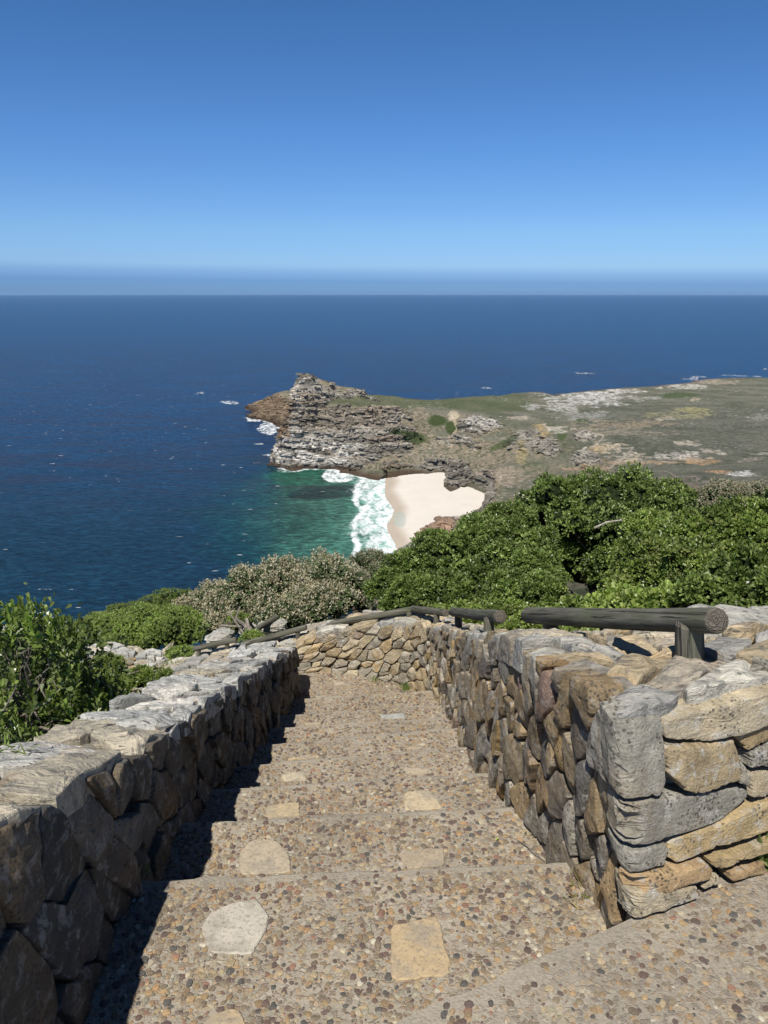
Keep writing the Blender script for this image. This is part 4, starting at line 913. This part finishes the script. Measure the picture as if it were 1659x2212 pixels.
boulder('pale boulder seen through the branches of the large leaved bush', P3(68,1385,5.6), (.24,.2,.17), 21)
boulder('dark ledge of rock below the large leaved bush at the left edge', P3(40,1420,5.9), (.42,.25,.15), 25)

# ------------------------------------------------------------------ shrubs
def leaves_mesh(B, Dr, Nn, L, W, col, name, mat, shape='ob', fold=.25, parent=None):
    """B base points, Dr direction, Nn approx normal, all (n,3)"""
    n = len(B); Dr = Dr/np.linalg.norm(Dr, axis=1, keepdims=True); Sd = np.cross(Dr, Nn); Sd /= np.linalg.norm(Sd, axis=1, keepdims=True)+1e-9
    Nn = np.cross(Sd, Dr); L = L[:, None]; W = W[:, None]
    if shape == 'ob': pr = ((.38, .30), (.78, .50))
    else: pr = ((.3, .5), (.7, .38))
    P = [B, B+Dr*L*pr[0][0]+Sd*W*pr[0][1]+Nn*W*fold*.6, B+Dr*L*pr[1][0]+Sd*W*pr[1][1]+Nn*W*fold, B+Dr*L,
         B+Dr*L*pr[1][0]-Sd*W*pr[1][1]+Nn*W*fold, B+Dr*L*pr[0][0]-Sd*W*pr[0][1]+Nn*W*fold*.6]
    V = np.stack(P, 1).reshape(-1, 3); b = np.arange(n)[:, None]*6
    F = np.concatenate([b+np.array([0, 1, 2, 3]), b+np.array([3, 4, 5, 0])])
    return mesh_np(name, V, [F], mat, parent, np.repeat(col, 6, 0), smooth=False)
def rnd_dir(n, r):
    v = r.standard_normal((n, 3)); return v/np.linalg.norm(v, axis=1, keepdims=True)
def tube(pts, r0, r1, k=5):
    pts = np.array(pts, float); m = len(pts); V = []
    for i in range(m):
        t = pts[min(i+1, m-1)]-pts[max(i-1, 0)]; t /= np.linalg.norm(t)+1e-9
        a = np.cross(t, [.3, .2, .93]); a /= np.linalg.norm(a)+1e-9; b = np.cross(t, a); r = r0+(r1-r0)*i/(m-1)
        th = np.arange(k)/k*2*np.pi; V.append(pts[i]+r*(np.cos(th)[:, None]*a+np.sin(th)[:, None]*b))
    i = np.arange(k); j = (i+1) % k
    return np.concatenate(V), np.concatenate([np.stack([q*k+i, q*k+j, (q+1)*k+j, (q+1)*k+i], 1) for q in range(m-1)])
def branches(root, base, targets, r, name='branches', r0=.03, mat=None):
    VV, FF, off = [], [], 0
    for t in targets:
        b = np.array(base)+r.normal(0, .06, 3); t = np.array(t); m = 7
        pts = [b+(t-b)*s+np.array([0, 0, .25*np.linalg.norm(t-b)*s*(1-s)])+r.normal(0, .035*np.linalg.norm(t-b), 3)*(0 < s < 1) for s in np.linspace(0, 1, m)]
        V, F = tube(pts, r0, r0*.18); VV.append(V); FF.append(F+off); off += len(V)
    o = mesh_np(name, np.concatenate(VV), [np.concatenate(FF)], mat or M_BARK); return adopt(o, root)
def shrub(name, label, cat, lumps, base, seed, nros, leaf, pal, per=8, mat=None, sub=14, subr=.36, group=None, flowers=None, core=.86, up=.45, nbr=9, shape='ob', spread=.9, bare=0):
    """lumps: (center, rx, ry, rz)"""
    r = np.random.default_rng(seed); root = empty(name, tuple(base)); tag(root, label, cat, group)
    S1 = []
    for c, rx, ry, rz in lumps:
        c = np.array(c); s = np.array([rx, ry, rz]); m = sub; d = rnd_dir(m*2, r); d = d[d[:, 2] > -.45][:m]
        for q in d: k = r.uniform(.75, 1.25); S1.append((c+q*s*(1-subr*.62), s*subr*k))
    for c, rx, ry, rz in lumps: S1.append((np.array(c), np.array([rx, ry, rz])*.72))
    Cn = np.array([a for a, b in S1]); Sr = np.array([b for a, b in S1])
    # rosettes on sub-lump surfaces
    area = Sr.prod(1)**(2/3); area[-len(lumps):] *= .8; idx = r.choice(len(Cn), nros*3, p=area/area.sum()); d = rnd_dir(len(idx), r)
    P = Cn[idx]+d*Sr[idx]*(1+.10*r.standard_normal((len(idx), 1)))
    # reject those well inside other sub-lumps or main lumps
    keepm = d[:, 2] > -.22+.15*r.standard_normal(len(P))
    for c, rx, ry, rz in lumps: keepm &= (((P-np.array(c))/np.array([rx, ry, rz]))**2).sum(1) > .42
    for s in range(0, len(P), 4000):
        q = ((P[s:s+4000, None]-Cn[None])/Sr[None]); keepm[s:s+4000] &= ((q**2).sum(-1) > .62).all(1)
    P = P[keepm][:nros]; d = d[keepm][:nros]
    nn = len(P); ax = d*.75+np.array([0, 0, up])+.35*r.standard_normal((nn, 3)); ax /= np.linalg.norm(ax, axis=1, keepdims=True)
    Lm, Wm = leaf
    rep = np.repeat(np.arange(nn), per); k = np.tile(np.arange(per), nn); phi = k*2.399+np.repeat(r.random(nn)*6.28, per)
    A = ax[rep]; T1 = np.cross(A, [.31, .17, .9]); T1 /= np.linalg.norm(T1, axis=1, keepdims=True); T2 = np.cross(A, T1)
    Rd = np.cos(phi)[:, None]*T1+np.sin(phi)[:, None]*T2; f = (k/per)[:, None]
    D = A*(.35+f*1.0)+Rd*spread*(1-.45*f)+.18*r.standard_normal((len(A), 3))
    Bp = P[rep]+A*(f-.5)*Lm*1.3+Rd*Lm*.05
    L = Lm*(1-.35*f[:, 0])*r.uniform(.7, 1.25, len(A)); W = L*Wm/Lm
    col = 1.25*pal[r.choice(len(pal), nn)][rep]*r.uniform(.75, 1.3, (len(A), 1)); clump = .72+.6*h3(idx[keepm][:nros], idx[keepm][:nros]*0, idx[keepm][:nros]*0, 3)
    col = col*clump[rep][:, None]
    adopt(leaves_mesh(Bp, D, A+.3*Rd, L, W, col, 'foliage', mat or M_LEAF, shape), root)
    # closed lumps of inner twigs and leaves, interior shade painted into their colour
    VV, FF, off = [], [], 0
    th = np.linspace(0, 2*np.pi, 15, endpoint=False); ph = np.linspace(0, np.pi, 10); T, Pp = np.meshgrid(th, ph); Dn = np.stack([np.sin(Pp)*np.cos(T), np.sin(Pp)*np.sin(T), np.cos(Pp)], -1)
    i = np.arange(9)[:, None]*15; j = np.arange(15)[None]; Fs = np.stack([i+j, i+15+j, i+15+(j+1) % 15, i+(j+1) % 15], -1).reshape(-1, 4)
    for c, rx, ry, rz in lumps:
        s = core*.66; dd = 1+.16*fbm(Dn[..., 0]*3+off, Dn[..., 1]*3, Dn[..., 2]*3, o=2, seed=seed)
        VV.append((np.array(c)+Dn*dd[..., None]*np.array([rx, ry, rz])*s).reshape(-1, 3)); FF.append(Fs+off); off += Dn.shape[0]*Dn.shape[1]
    for c, s3 in list(zip(Cn, Sr))[:-len(lumps)]:
        VV.append((c+Dn*s3*core*.72).reshape(-1, 3)); FF.append(Fs+off); off += Dn.shape[0]*Dn.shape[1]
    adopt(mesh_np('shaded_inner_foliage', np.concatenate(VV), [np.concatenate(FF)], M_CORE), root)
    sel = r.choice(len(Cn), min(nbr, len(Cn)), replace=False); branches(root, base, Cn[sel]+(Cn[sel]-Cn.mean(0))*.12, r, r0=.02+.01*max(l[1] for l in lumps))
    if flowers:
        nf, fl_, fw, fpal, np_ = flowers; up_ = np.clip(d[:, 2]+.75+.0*d[:, 1]-.35*d[:, 1], .02, None); sel = r.choice(nn, min(nf, nn), replace=False, p=up_/up_.sum())
        q = np.repeat(sel, np_); kk = np.tile(np.arange(np_)/np_, len(sel))[:, None]; a2 = (ax[q]*.6+np.array([0, 0, .7])); a2 /= np.linalg.norm(a2, axis=1, keepdims=True)
        rr = rnd_dir(len(q), r); Bq = P[q]+a2*(Lm*.3+fl_*kk)+rr*fw*(1.05-kk)*.5
        cq = fpal[r.choice(len(fpal), len(sel))].repeat(np_, 0)*r.uniform(.75, 1.25, (len(q), 1))
        adopt(leaves_mesh(Bq, rr+a2*.6, rnd_dir(len(q), r), np.full(len(q), fw*.55)*r.uniform(.7, 1.3, len(q)), np.full(len(q), fw*.4), cq, 'flower_heads', M_DULL, 'el'), root)
    return root
G_DK = np.array([[.075,.112,.024],[.098,.138,.034],[.06,.09,.022],[.125,.168,.048],[.17,.215,.07]])
G_LT = np.array([[.13,.185,.040],[.17,.22,.052],[.11,.155,.036],[.21,.25,.08]])
G_GR = np.array([[.08,.118,.05],[.105,.145,.065],[.07,.105,.04],[.12,.15,.08]])
FLW = np.array([[.36,.325,.225],[.43,.39,.28],[.30,.275,.185],[.39,.37,.28],[.33,.29,.18]])
def LP(px, py, Y, rx, rz=None, ry=None):
    return (P3(px, py, Y), rx, ry or rx*.9, rz or rx*.85)
gx = lambda p, dz: (p[0], p[1], p[2]-dz)
# right hand milkwood thicket, separate bushes
shrub('evergreen_bush', 'big dome topped glossy evergreen bush standing highest on the right', 'bush', [LP(1315,1112,9.2,.72,.62),LP(1225,1092,9.4,.45),LP(1405,1100,9.0,.45),LP(1175,1110,9.6,.36,.34),LP(1260,1215,9.3,.55,.45),LP(1350,1230,8.6,.4,.4)], gx(P3(1310,1130,9.2),1.3), 1, 3400, (.050,.030), G_DK, sub=18, subr=.34)
shrub('evergreen_bush', 'rounded evergreen bush falling to the left above the beach', 'bush', [LP(1095,1155,9.0,.40),LP(1030,1190,8.6,.42),LP(1140,1185,8.6,.36),LP(960,1215,8.3,.38),LP(1075,1235,8.0,.36)], gx(P3(1040,1200,8.6),1.2), 2, 3600, (.046,.028), G_DK, sub=14)
shrub('evergreen_bush', 'low evergreen bush with a bare pale branch behind the bent log rail', 'bush', [LP(885,1245,8.2,.30),LP(835,1275,7.9,.25),LP(900,1300,7.4,.27),LP(965,1290,7.2,.27),LP(850,1310,7.6,.18)], gx(P3(890,1290,7.8),.8), 3, 2600, (.042,.025), G_DK, sub=12)
shrub('evergreen_bush', 'round dense evergreen bush in the middle of the thicket beside the dark hollow', 'bush', [LP(1145,1245,7.2,.28),LP(1080,1290,6.9,.26),LP(1165,1290,6.7,.22)], gx(P3(1130,1270,7.1),.8), 4, 2200, (.040,.026), G_DK, sub=14)
shrub('evergreen_bush', 'bright green evergreen bush spreading across the right edge under the open hill', 'bush', [LP(1500,1190,6.8,.44,.36),LP(1600,1185,6.6,.42,.36),LP(1400,1225,6.4,.32),LP(1500,1250,6.0,.34),LP(1430,1165,7.2,.32),LP(1690,1190,6.4,.45),LP(1350,1290,6.2,.22)], gx(P3(1500,1220,6.6),1.2), 5, 5200, (.046,.029), G_LT*.85, sub=16)
shrub('leafy_shrub', 'large leaved shrub right behind the thick log rail', 'bush', [LP(1340,1330,4.9,.20,.14),LP(1440,1320,4.8,.20,.14),LP(1250,1340,5.2,.18,.13),LP(1240,1372,4.6,.12,.07)], gx(P3(1350,1330,4.9),.4), 6, 620, (.055,.040), G_LT, per=7, sub=10)
shrub('leafy_shrub', 'grey green leafy shrub in the right corner above the sloping boulder', 'bush', [LP(1540,1305,4.5,.20,.20),LP(1620,1270,4.6,.24,.24),LP(1580,1340,4.3,.16,.12),LP(1690,1310,4.3,.22,.22)], gx(P3(1600,1310,4.5),.5), 7, 1000, (.045,.034), G_DK*.9, per=7, sub=12)
shrub('evergreen_bush', 'low bushes between the short dark rail and the thick corner rail', 'bush', [LP(1020,1335,6.0,.20,.13),LP(1100,1340,5.6,.18,.13),LP(1150,1350,5.2,.13,.11),LP(1110,1370,4.6,.08,.06),LP(940,1345,6.6,.20,.12)], gx(P3(1060,1340,5.7),.4), 8, 1700, (.034,.023), G_LT*.9, sub=12)
shrub('flowering_bush', 'distant grey brown seedy bush at the right beneath the open hill', 'bush', [LP(1570,1092,12.5,.55,.35),LP(1500,1100,12.5,.35,.22),LP(1630,1088,12.5,.4,.32)], gx(P3(1570,1090,12.5),1.0), 9, 1500, (.03,.015), G_GR, mat=M_DULL, flowers=(1100,.06,.05,FLW*.8,7))
shrub('evergreen_bush', 'dark tree edge cut by the right frame side', 'bush', [LP(1700,1085,7.5,.24,.34),LP(1690,1160,7.3,.2,.2)], gx(P3(1695,1110,7.5),1.4), 10, 700, (.05,.03), G_DK*.6)
# flowering shrubs
shrub('flowering_bush', 'large bush full of cream seed heads in the centre under the green bay', 'bush', [LP(690,1270,9.6,.42,.40),LP(610,1275,9.6,.40,.34),LP(540,1285,9.4,.36,.30),LP(740,1290,9.4,.36,.34),LP(680,1320,9.0,.35,.25),LP(590,1330,9.0,.35,.22)], gx(P3(650,1290,9.5),1.0), 11, 5200, (.030,.013), G_GR, mat=M_DULL, flowers=(1150,.085,.05,FLW,9), sub=15, shape='el', nbr=24)
shrub('flowering_bush', 'smaller cream headed bush left of the large one, nearer the sea', 'bush', [LP(450,1310,9.6,.34,.25),LP(500,1325,9.3,.32,.26),LP(410,1330,9.4,.25,.18),LP(490,1360,8.9,.26,.18)], gx(P3(460,1330,9.5),.8), 12, 2600, (.030,.013), G_GR, mat=M_DULL, flowers=(650,.08,.05,FLW,9), sub=14, shape='el', nbr=14)
shrub('flowering_bush', 'grey brown bush peeping over between the cream headed bush and the green thicket', 'bush', [LP(800,1230,12.5,.40,.30),LP(770,1270,11.5,.35,.3)], gx(P3(800,1240,12.3),1.0), 13, 1700, (.030,.014), G_GR, mat=M_DULL, flowers=(700,.05,.04,FLW*.75,7), sub=14, shape='el')
# low green scrub on the left
shrub('coastal_scrub', 'mound of fine leaved yellow green scrub behind the lower wall', 'bush', [LP(390,1370,8.4,.36,.28),LP(320,1362,8.8,.42,.28),LP(240,1372,9.0,.42,.25),LP(190,1385,8.8,.35,.22),LP(280,1400,8.4,.40,.15),LP(400,1440,7.6,.22,.10),LP(398,1420,7.0,.17,.10)], gx(P3(320,1400,8.4),.8), 14, 6500, (.026,.011), G_LT*1.05, per=9, sub=18, shape='el')
shrub('coastal_scrub', 'darker mound of scrub on the brink above the sea', 'bush', [LP(370,1318,11.0,.45,.26),LP(290,1340,11.0,.50,.22),LP(215,1362,11.0,.50,.18)], gx(P3(300,1345,11),.8), 15, 4200, (.026,.011), G_LT*.75, per=9, sub=18, shape='el')
shrub('coastal_scrub', 'small green tuft of scrub beside the pale boulders', 'bush', [LP(545,1400-15,6.9,.13,.08),LP(520,1345,8.8,.16,.12)], gx(P3(545,1385,6.9),.2), 16, 700, (.022,.01), G_LT, per=9, shape='el')
shrub('coastal_scrub', 'small dark green scrub tucked behind the left wall by the lower wall', 'bush', [LP(240,1455,4.9,.13,.11),LP(300,1470,4.6,.10,.08),LP(215,1490,4.5,.14,.13),LP(355,1462,5.2,.06,.05)], gx(P3(250,1470,4.8),.3), 17, 1300, (.022,.011), G_LT*.85, per=9, shape='el')
# ground cover strip behind the far wall
def gcz(x, y): return -3.0-.46*(y-6.2)+.16*(x+.6)*(x > -.6)-.16*np.clip(-x-.6, 0, 3)
def ground_cover():
    n = 11000; r = np.random.default_rng(5); u = r.random(n); x = -2.3+3.0*u; y = 6.15+r.random(n)*2.2; z = gcz(x, y)+.03*fbm(x*3, y*3, o=3)
    B = np.stack([x, y, z], 1); D = np.array([0, 0, 1.0])+.5*r.standard_normal((n, 3))
    L = r.uniform(.03, .075, n); col = G_LT[r.choice(4, n)]*r.uniform(.7, 1.3, (n, 1))
    o = leaves_mesh(B, D, r.standard_normal((n, 3)), L, L*.22, col, 'ground_cover', M_DULL, 'el'); tag(o, 'low grassy ground cover behind the far wall', 'ground cover', kind='stuff')
    X, Y = np.meshgrid(np.linspace(-3.2, 2.4, 50), np.linspace(6.15, 8.6, 20)); Z = gcz(X, Y)+.03*fbm(X*4, Y*4, o=3)
    tag(mesh_np('ground', np.stack([X, Y, Z], -1).reshape(-1, 3), [grid_faces(20, 50)], M_NEAR), kind='structure')
ground_cover()
# near left bush with upright leafy shoots
def shoot_bush():
    r = np.random.default_rng(77); root = empty('large_leaved_bush', tuple(P3(40,1560,3.4)-np.array([.2,0,.5]))); tag(root, 'large leaved green bush with upright shoots at the left edge beside the wall', 'bush')
    B_, D_, N_, L_, C_ = [], [], [], [], []; tips = []
    regs = [(60,1320,45,30,3.5,16),(10,1310,40,30,3.4,9),(130,1365,30,45,3.6,16),(150,1440,30,45,3.5,13),(20,1450,35,45,3.3,8),(110,1500,60,35,3.4,17),(180,1490,45,35,3.6,17),(235,1500,34,22,3.7,14),(15,1540,35,35,3.1,8),(100,1410,60,40,3.8,12),(-40,1400,50,90,3.3,16),(60,1480,60,50,3.7,10),(170,1540,50,16,3.5,8),(300,1515,20,12,3.75,6)]
    sh = []
    for px, py, sx, sy, Y, n in regs:
        for _ in range(n):
            sh.append(P3(px+r.normal(0, sx*.55), py+r.normal(0, sy*.55), Y+r.normal(0, .16)))
    sh += [P3(60,1290,3.45), P3(75,1300,3.5), P3(25,1300,3.4), P3(45,1295,3.5), P3(120,1325,3.55), P3(128,1340,3.6), P3(150,1350,3.6), P3(105,1335,3.5)]
    for p in sh:
        ax = np.array([r.normal(.08, .28), r.normal(-.1, .3), 1.0]); ax /= np.linalg.norm(ax); m = r.integers(10, 18); H = m*.0125
        T1 = np.cross(ax, [.3, .9, .1]); T1 /= np.linalg.norm(T1); T2 = np.cross(ax, T1); c = G_LT[r.integers(4)]*r.uniform(.65, 1.25)
        a0 = r.random()*6
        for k in range(m):
            ph = a0+k*2.4; f = k/m; rd = np.cos(ph)*T1+np.sin(ph)*T2
            B_.append(p+ax*(f*H-H)); D_.append(rd*(1-.5*f)+ax*(.55+.9*f)); N_.append(ax-rd*.2); L_.append(.050*r.uniform(.75, 1.15)*(1-.25*f)); C_.append(c*r.uniform(.8, 1.2)*(1+.25*f))
        tips.append(p-ax*H)
    L_ = np.array(L_)
    adopt(leaves_mesh(np.array(B_), np.array(D_), np.array(N_), L_, L_*.56, np.array(C_), 'foliage', m_leaf('glossy_leaf', .3, .3)), root)
    tips = np.array(tips); sel = r.choice(len(tips), 90, replace=False); branches(root, tuple(P3(60,1620,3.6)), tips[sel], r, r0=.010, mat=M_BARK)
    # inner leaves
    VV = []; n = 2600; q = r.choice(len(tips), n); P = tips[q]+r.normal(0, .07, (n, 3))+np.array([0, .20, -.10]); 
    adopt(leaves_mesh(P, r.standard_normal((n, 3)), r.standard_normal((n, 3)), np.full(n, .042), np.full(n, .024), G_DK[r.choice(5, n)]*.8, 'inner_leaves', M_LEAF), root)
    th = np.linspace(0, 2*np.pi, 18, endpoint=False); ph = np.linspace(0, np.pi, 12); T, Pp = np.meshgrid(th, ph); Dn = np.stack([np.sin(Pp)*np.cos(T), np.sin(Pp)*np.sin(T), np.cos(Pp)], -1)
    i = np.arange(11)[:, None]*18; j = np.arange(18)[None]; Fs = np.stack([i+j, i+18+j, i+18+(j+1) % 18, i+(j+1) % 18], -1).reshape(-1, 4); VV, FF = [], []
    for k, (px, py, Y, q) in enumerate([(45,1500,4.0,.27),(120,1500,4.05,.22),(185,1510,4.05,.14),(20,1440,4.0,.2),(100,1450,4.15,.13),(235,1520,4.1,.07)]):
        VV.append((P3(px, py, Y)+Dn*(q*(1+.25*fbm(Dn[..., 0]*4+k*3, Dn[..., 1]*4, Dn[..., 2]*4, o=2)))[..., None]).reshape(-1, 3)); FF.append(Fs+k*Dn.shape[0]*Dn.shape[1])
    adopt(mesh_np('shaded_inner_foliage', np.concatenate(VV), [np.concatenate(FF)], M_CORE), root)  # dark lumps colour in the shade between the shoots
shoot_bush()

# ------------------------------------------------------------------ small plants and litter
def tuft(label, c, n, h, w_, pal, seed, name='grass_tuft', cat='grass tuft', lean=.5, group=None):
    r = np.random.default_rng(seed); B = np.array(c)+np.column_stack([r.normal(0, w_, n), r.normal(0, w_, n), np.zeros(n)-.005]); D = np.array([0, 0, 1.0])+lean*r.standard_normal((n, 3))
    L = h*r.uniform(.5, 1.2, n); o = leaves_mesh(B, D, r.standard_normal((n, 3)), L, np.clip(L*.14, .003, .03), pal[r.choice(len(pal), n)]*r.uniform(.8, 1.3, (n, 1)), name, M_DULL, 'el')
    return tag(o, label, cat, group)
DRY = np.array([[.30,.24,.11],[.24,.22,.09],[.16,.18,.06]])
tuft('green grass tuft at the right edge by the foot of the front wall face', atz(1652, 1868, -1.58)+np.array([0,0,.01]), 60, .13, .02, G_LT, 1)
tuft('small weed at the foot of the curved wall, nearest its middle', atz(735+75, 1470, -3.11), 40, .05, .02, G_LT, 2, 'weed', 'weed')
tuft('straggly green weed where the curved wall bends towards the steps', atz(876, 1488, -3.11), 60, .07, .018, G_LT, 3, 'weed', 'weed')
tuft('yellowish weeds below the right wall near the lowest tread', atz(935, 1516, -3.11), 60, .05, .018, DRY, 4, 'weed', 'weed')
tuft('dry grass wisps in the corner between the first tread and the pavement edge', atz(1262, 1932, -1.75), 40, .05, .03, DRY, 5, 'dry_grass', 'dry grass', 1.2)
tuft('dry grass wisps at the foot of the shaded left wall on the nearest tread', atz(330, 1905, -1.75)+np.array([-.06,0,.0]), 16, .07, .02, DRY, 6, 'dry_grass', 'dry grass', 1.0)
tuft('leafy creeper between the thick rail end and the sloping boulder', P3(1440+110, 1405, 2.6), 46, .05, .05, G_LT, 7, 'creeper', 'creeper', .9)
tuft('little green sprig growing out of the left wall coping', P3(38, 1612, 1.95), 26, .045, .03, G_LT, 8, 'creeper', 'creeper', .9)
V, F = tube([atz(1118, 1815, -1.917), atz(1140, 1828, -1.905), atz(1152, 1843, -1.912), atz(1178, 1862, -1.917)], .0035, .002)
tag(mesh_np('twig', V, [F], M_BARK), 'thin pale dry twig lying on the second tread at the right', 'twig')
def litter(label, px, py, z, col, s_):
    c = atz(px, py, z+.012); n = 6; o = leaves_mesh(np.array([c]), np.array([[.8, .5, .15]]), np.array([[.1, .2, 1.0]]), np.array([s_]), np.array([s_*.5]), np.array([col]), 'fallen_leaf', M_LEAF); tag(o, label, 'fallen leaf')
litter('bright green fallen leaf near the right end of the second tread', 1187, 1766, -1.92, (.35,.5,.08), .022)
litter('tiny green fallen leaf left of the dry twig', 1070, 1815, -1.92, (.32,.5,.08), .016)
# pale bare branches standing out of the bushes
def bare(label, pts, r0):
    V, F = tube([P3(*p) for p in pts], r0, r0*.4, 6); me = mesh_np('dead_branch', V, [F], M_PALE); tag(me, label, 'dead branch')
mp = NM('silvery_dead_wood'); cc_ = mp.coord((40, 40, 10)); mp.pbr(mp.ramp(mp.noise(cc_, 1, 4), [(.3, (.22, .20, .17)), (.7, (.50, .47, .41))]), .9, .1); M_PALE = mp.m
bare('forked pale dead branch in the dark hollow of the tallest bush', [(1285,1140,8.35),(1310,1128,8.3),(1345,1123,8.3),(1372,1124,8.35)], .013)
# ------------------------------------------------------------------ air
def haze():
    me = bpy.data.meshes.new('haze'); X = 64000; z0, z1 = SEA-1.5, 4.0
    V = [(x, y, z) for z in (z0, z1) for x, y in ((-X, -2000), (X, -2000), (X, X), (-X, X))]
    me.from_pydata(V, [], [(0, 3, 2, 1), (4, 5, 6, 7), (0, 1, 5, 4), (1, 2, 6, 5), (2, 3, 7, 6), (3, 0, 4, 7)])
    m = bpy.data.materials.new('haze'); m.use_nodes = True; t = m.node_tree; t.nodes.clear()
    o_ = t.nodes.new('ShaderNodeOutputMaterial'); v = t.nodes.new('ShaderNodeVolumePrincipled'); v.inputs['Density'].default_value = HAZE
    v.inputs['Color'].default_value = (.36, .62, 1.0, 1); t.links.new(v.outputs[0], o_.inputs['Volume']); me.materials.append(m)
    o = bpy.data.objects.new('haze', me); COL.objects.link(o); tag(o, kind='stuff')
HAZE = 1.1e-5
haze()
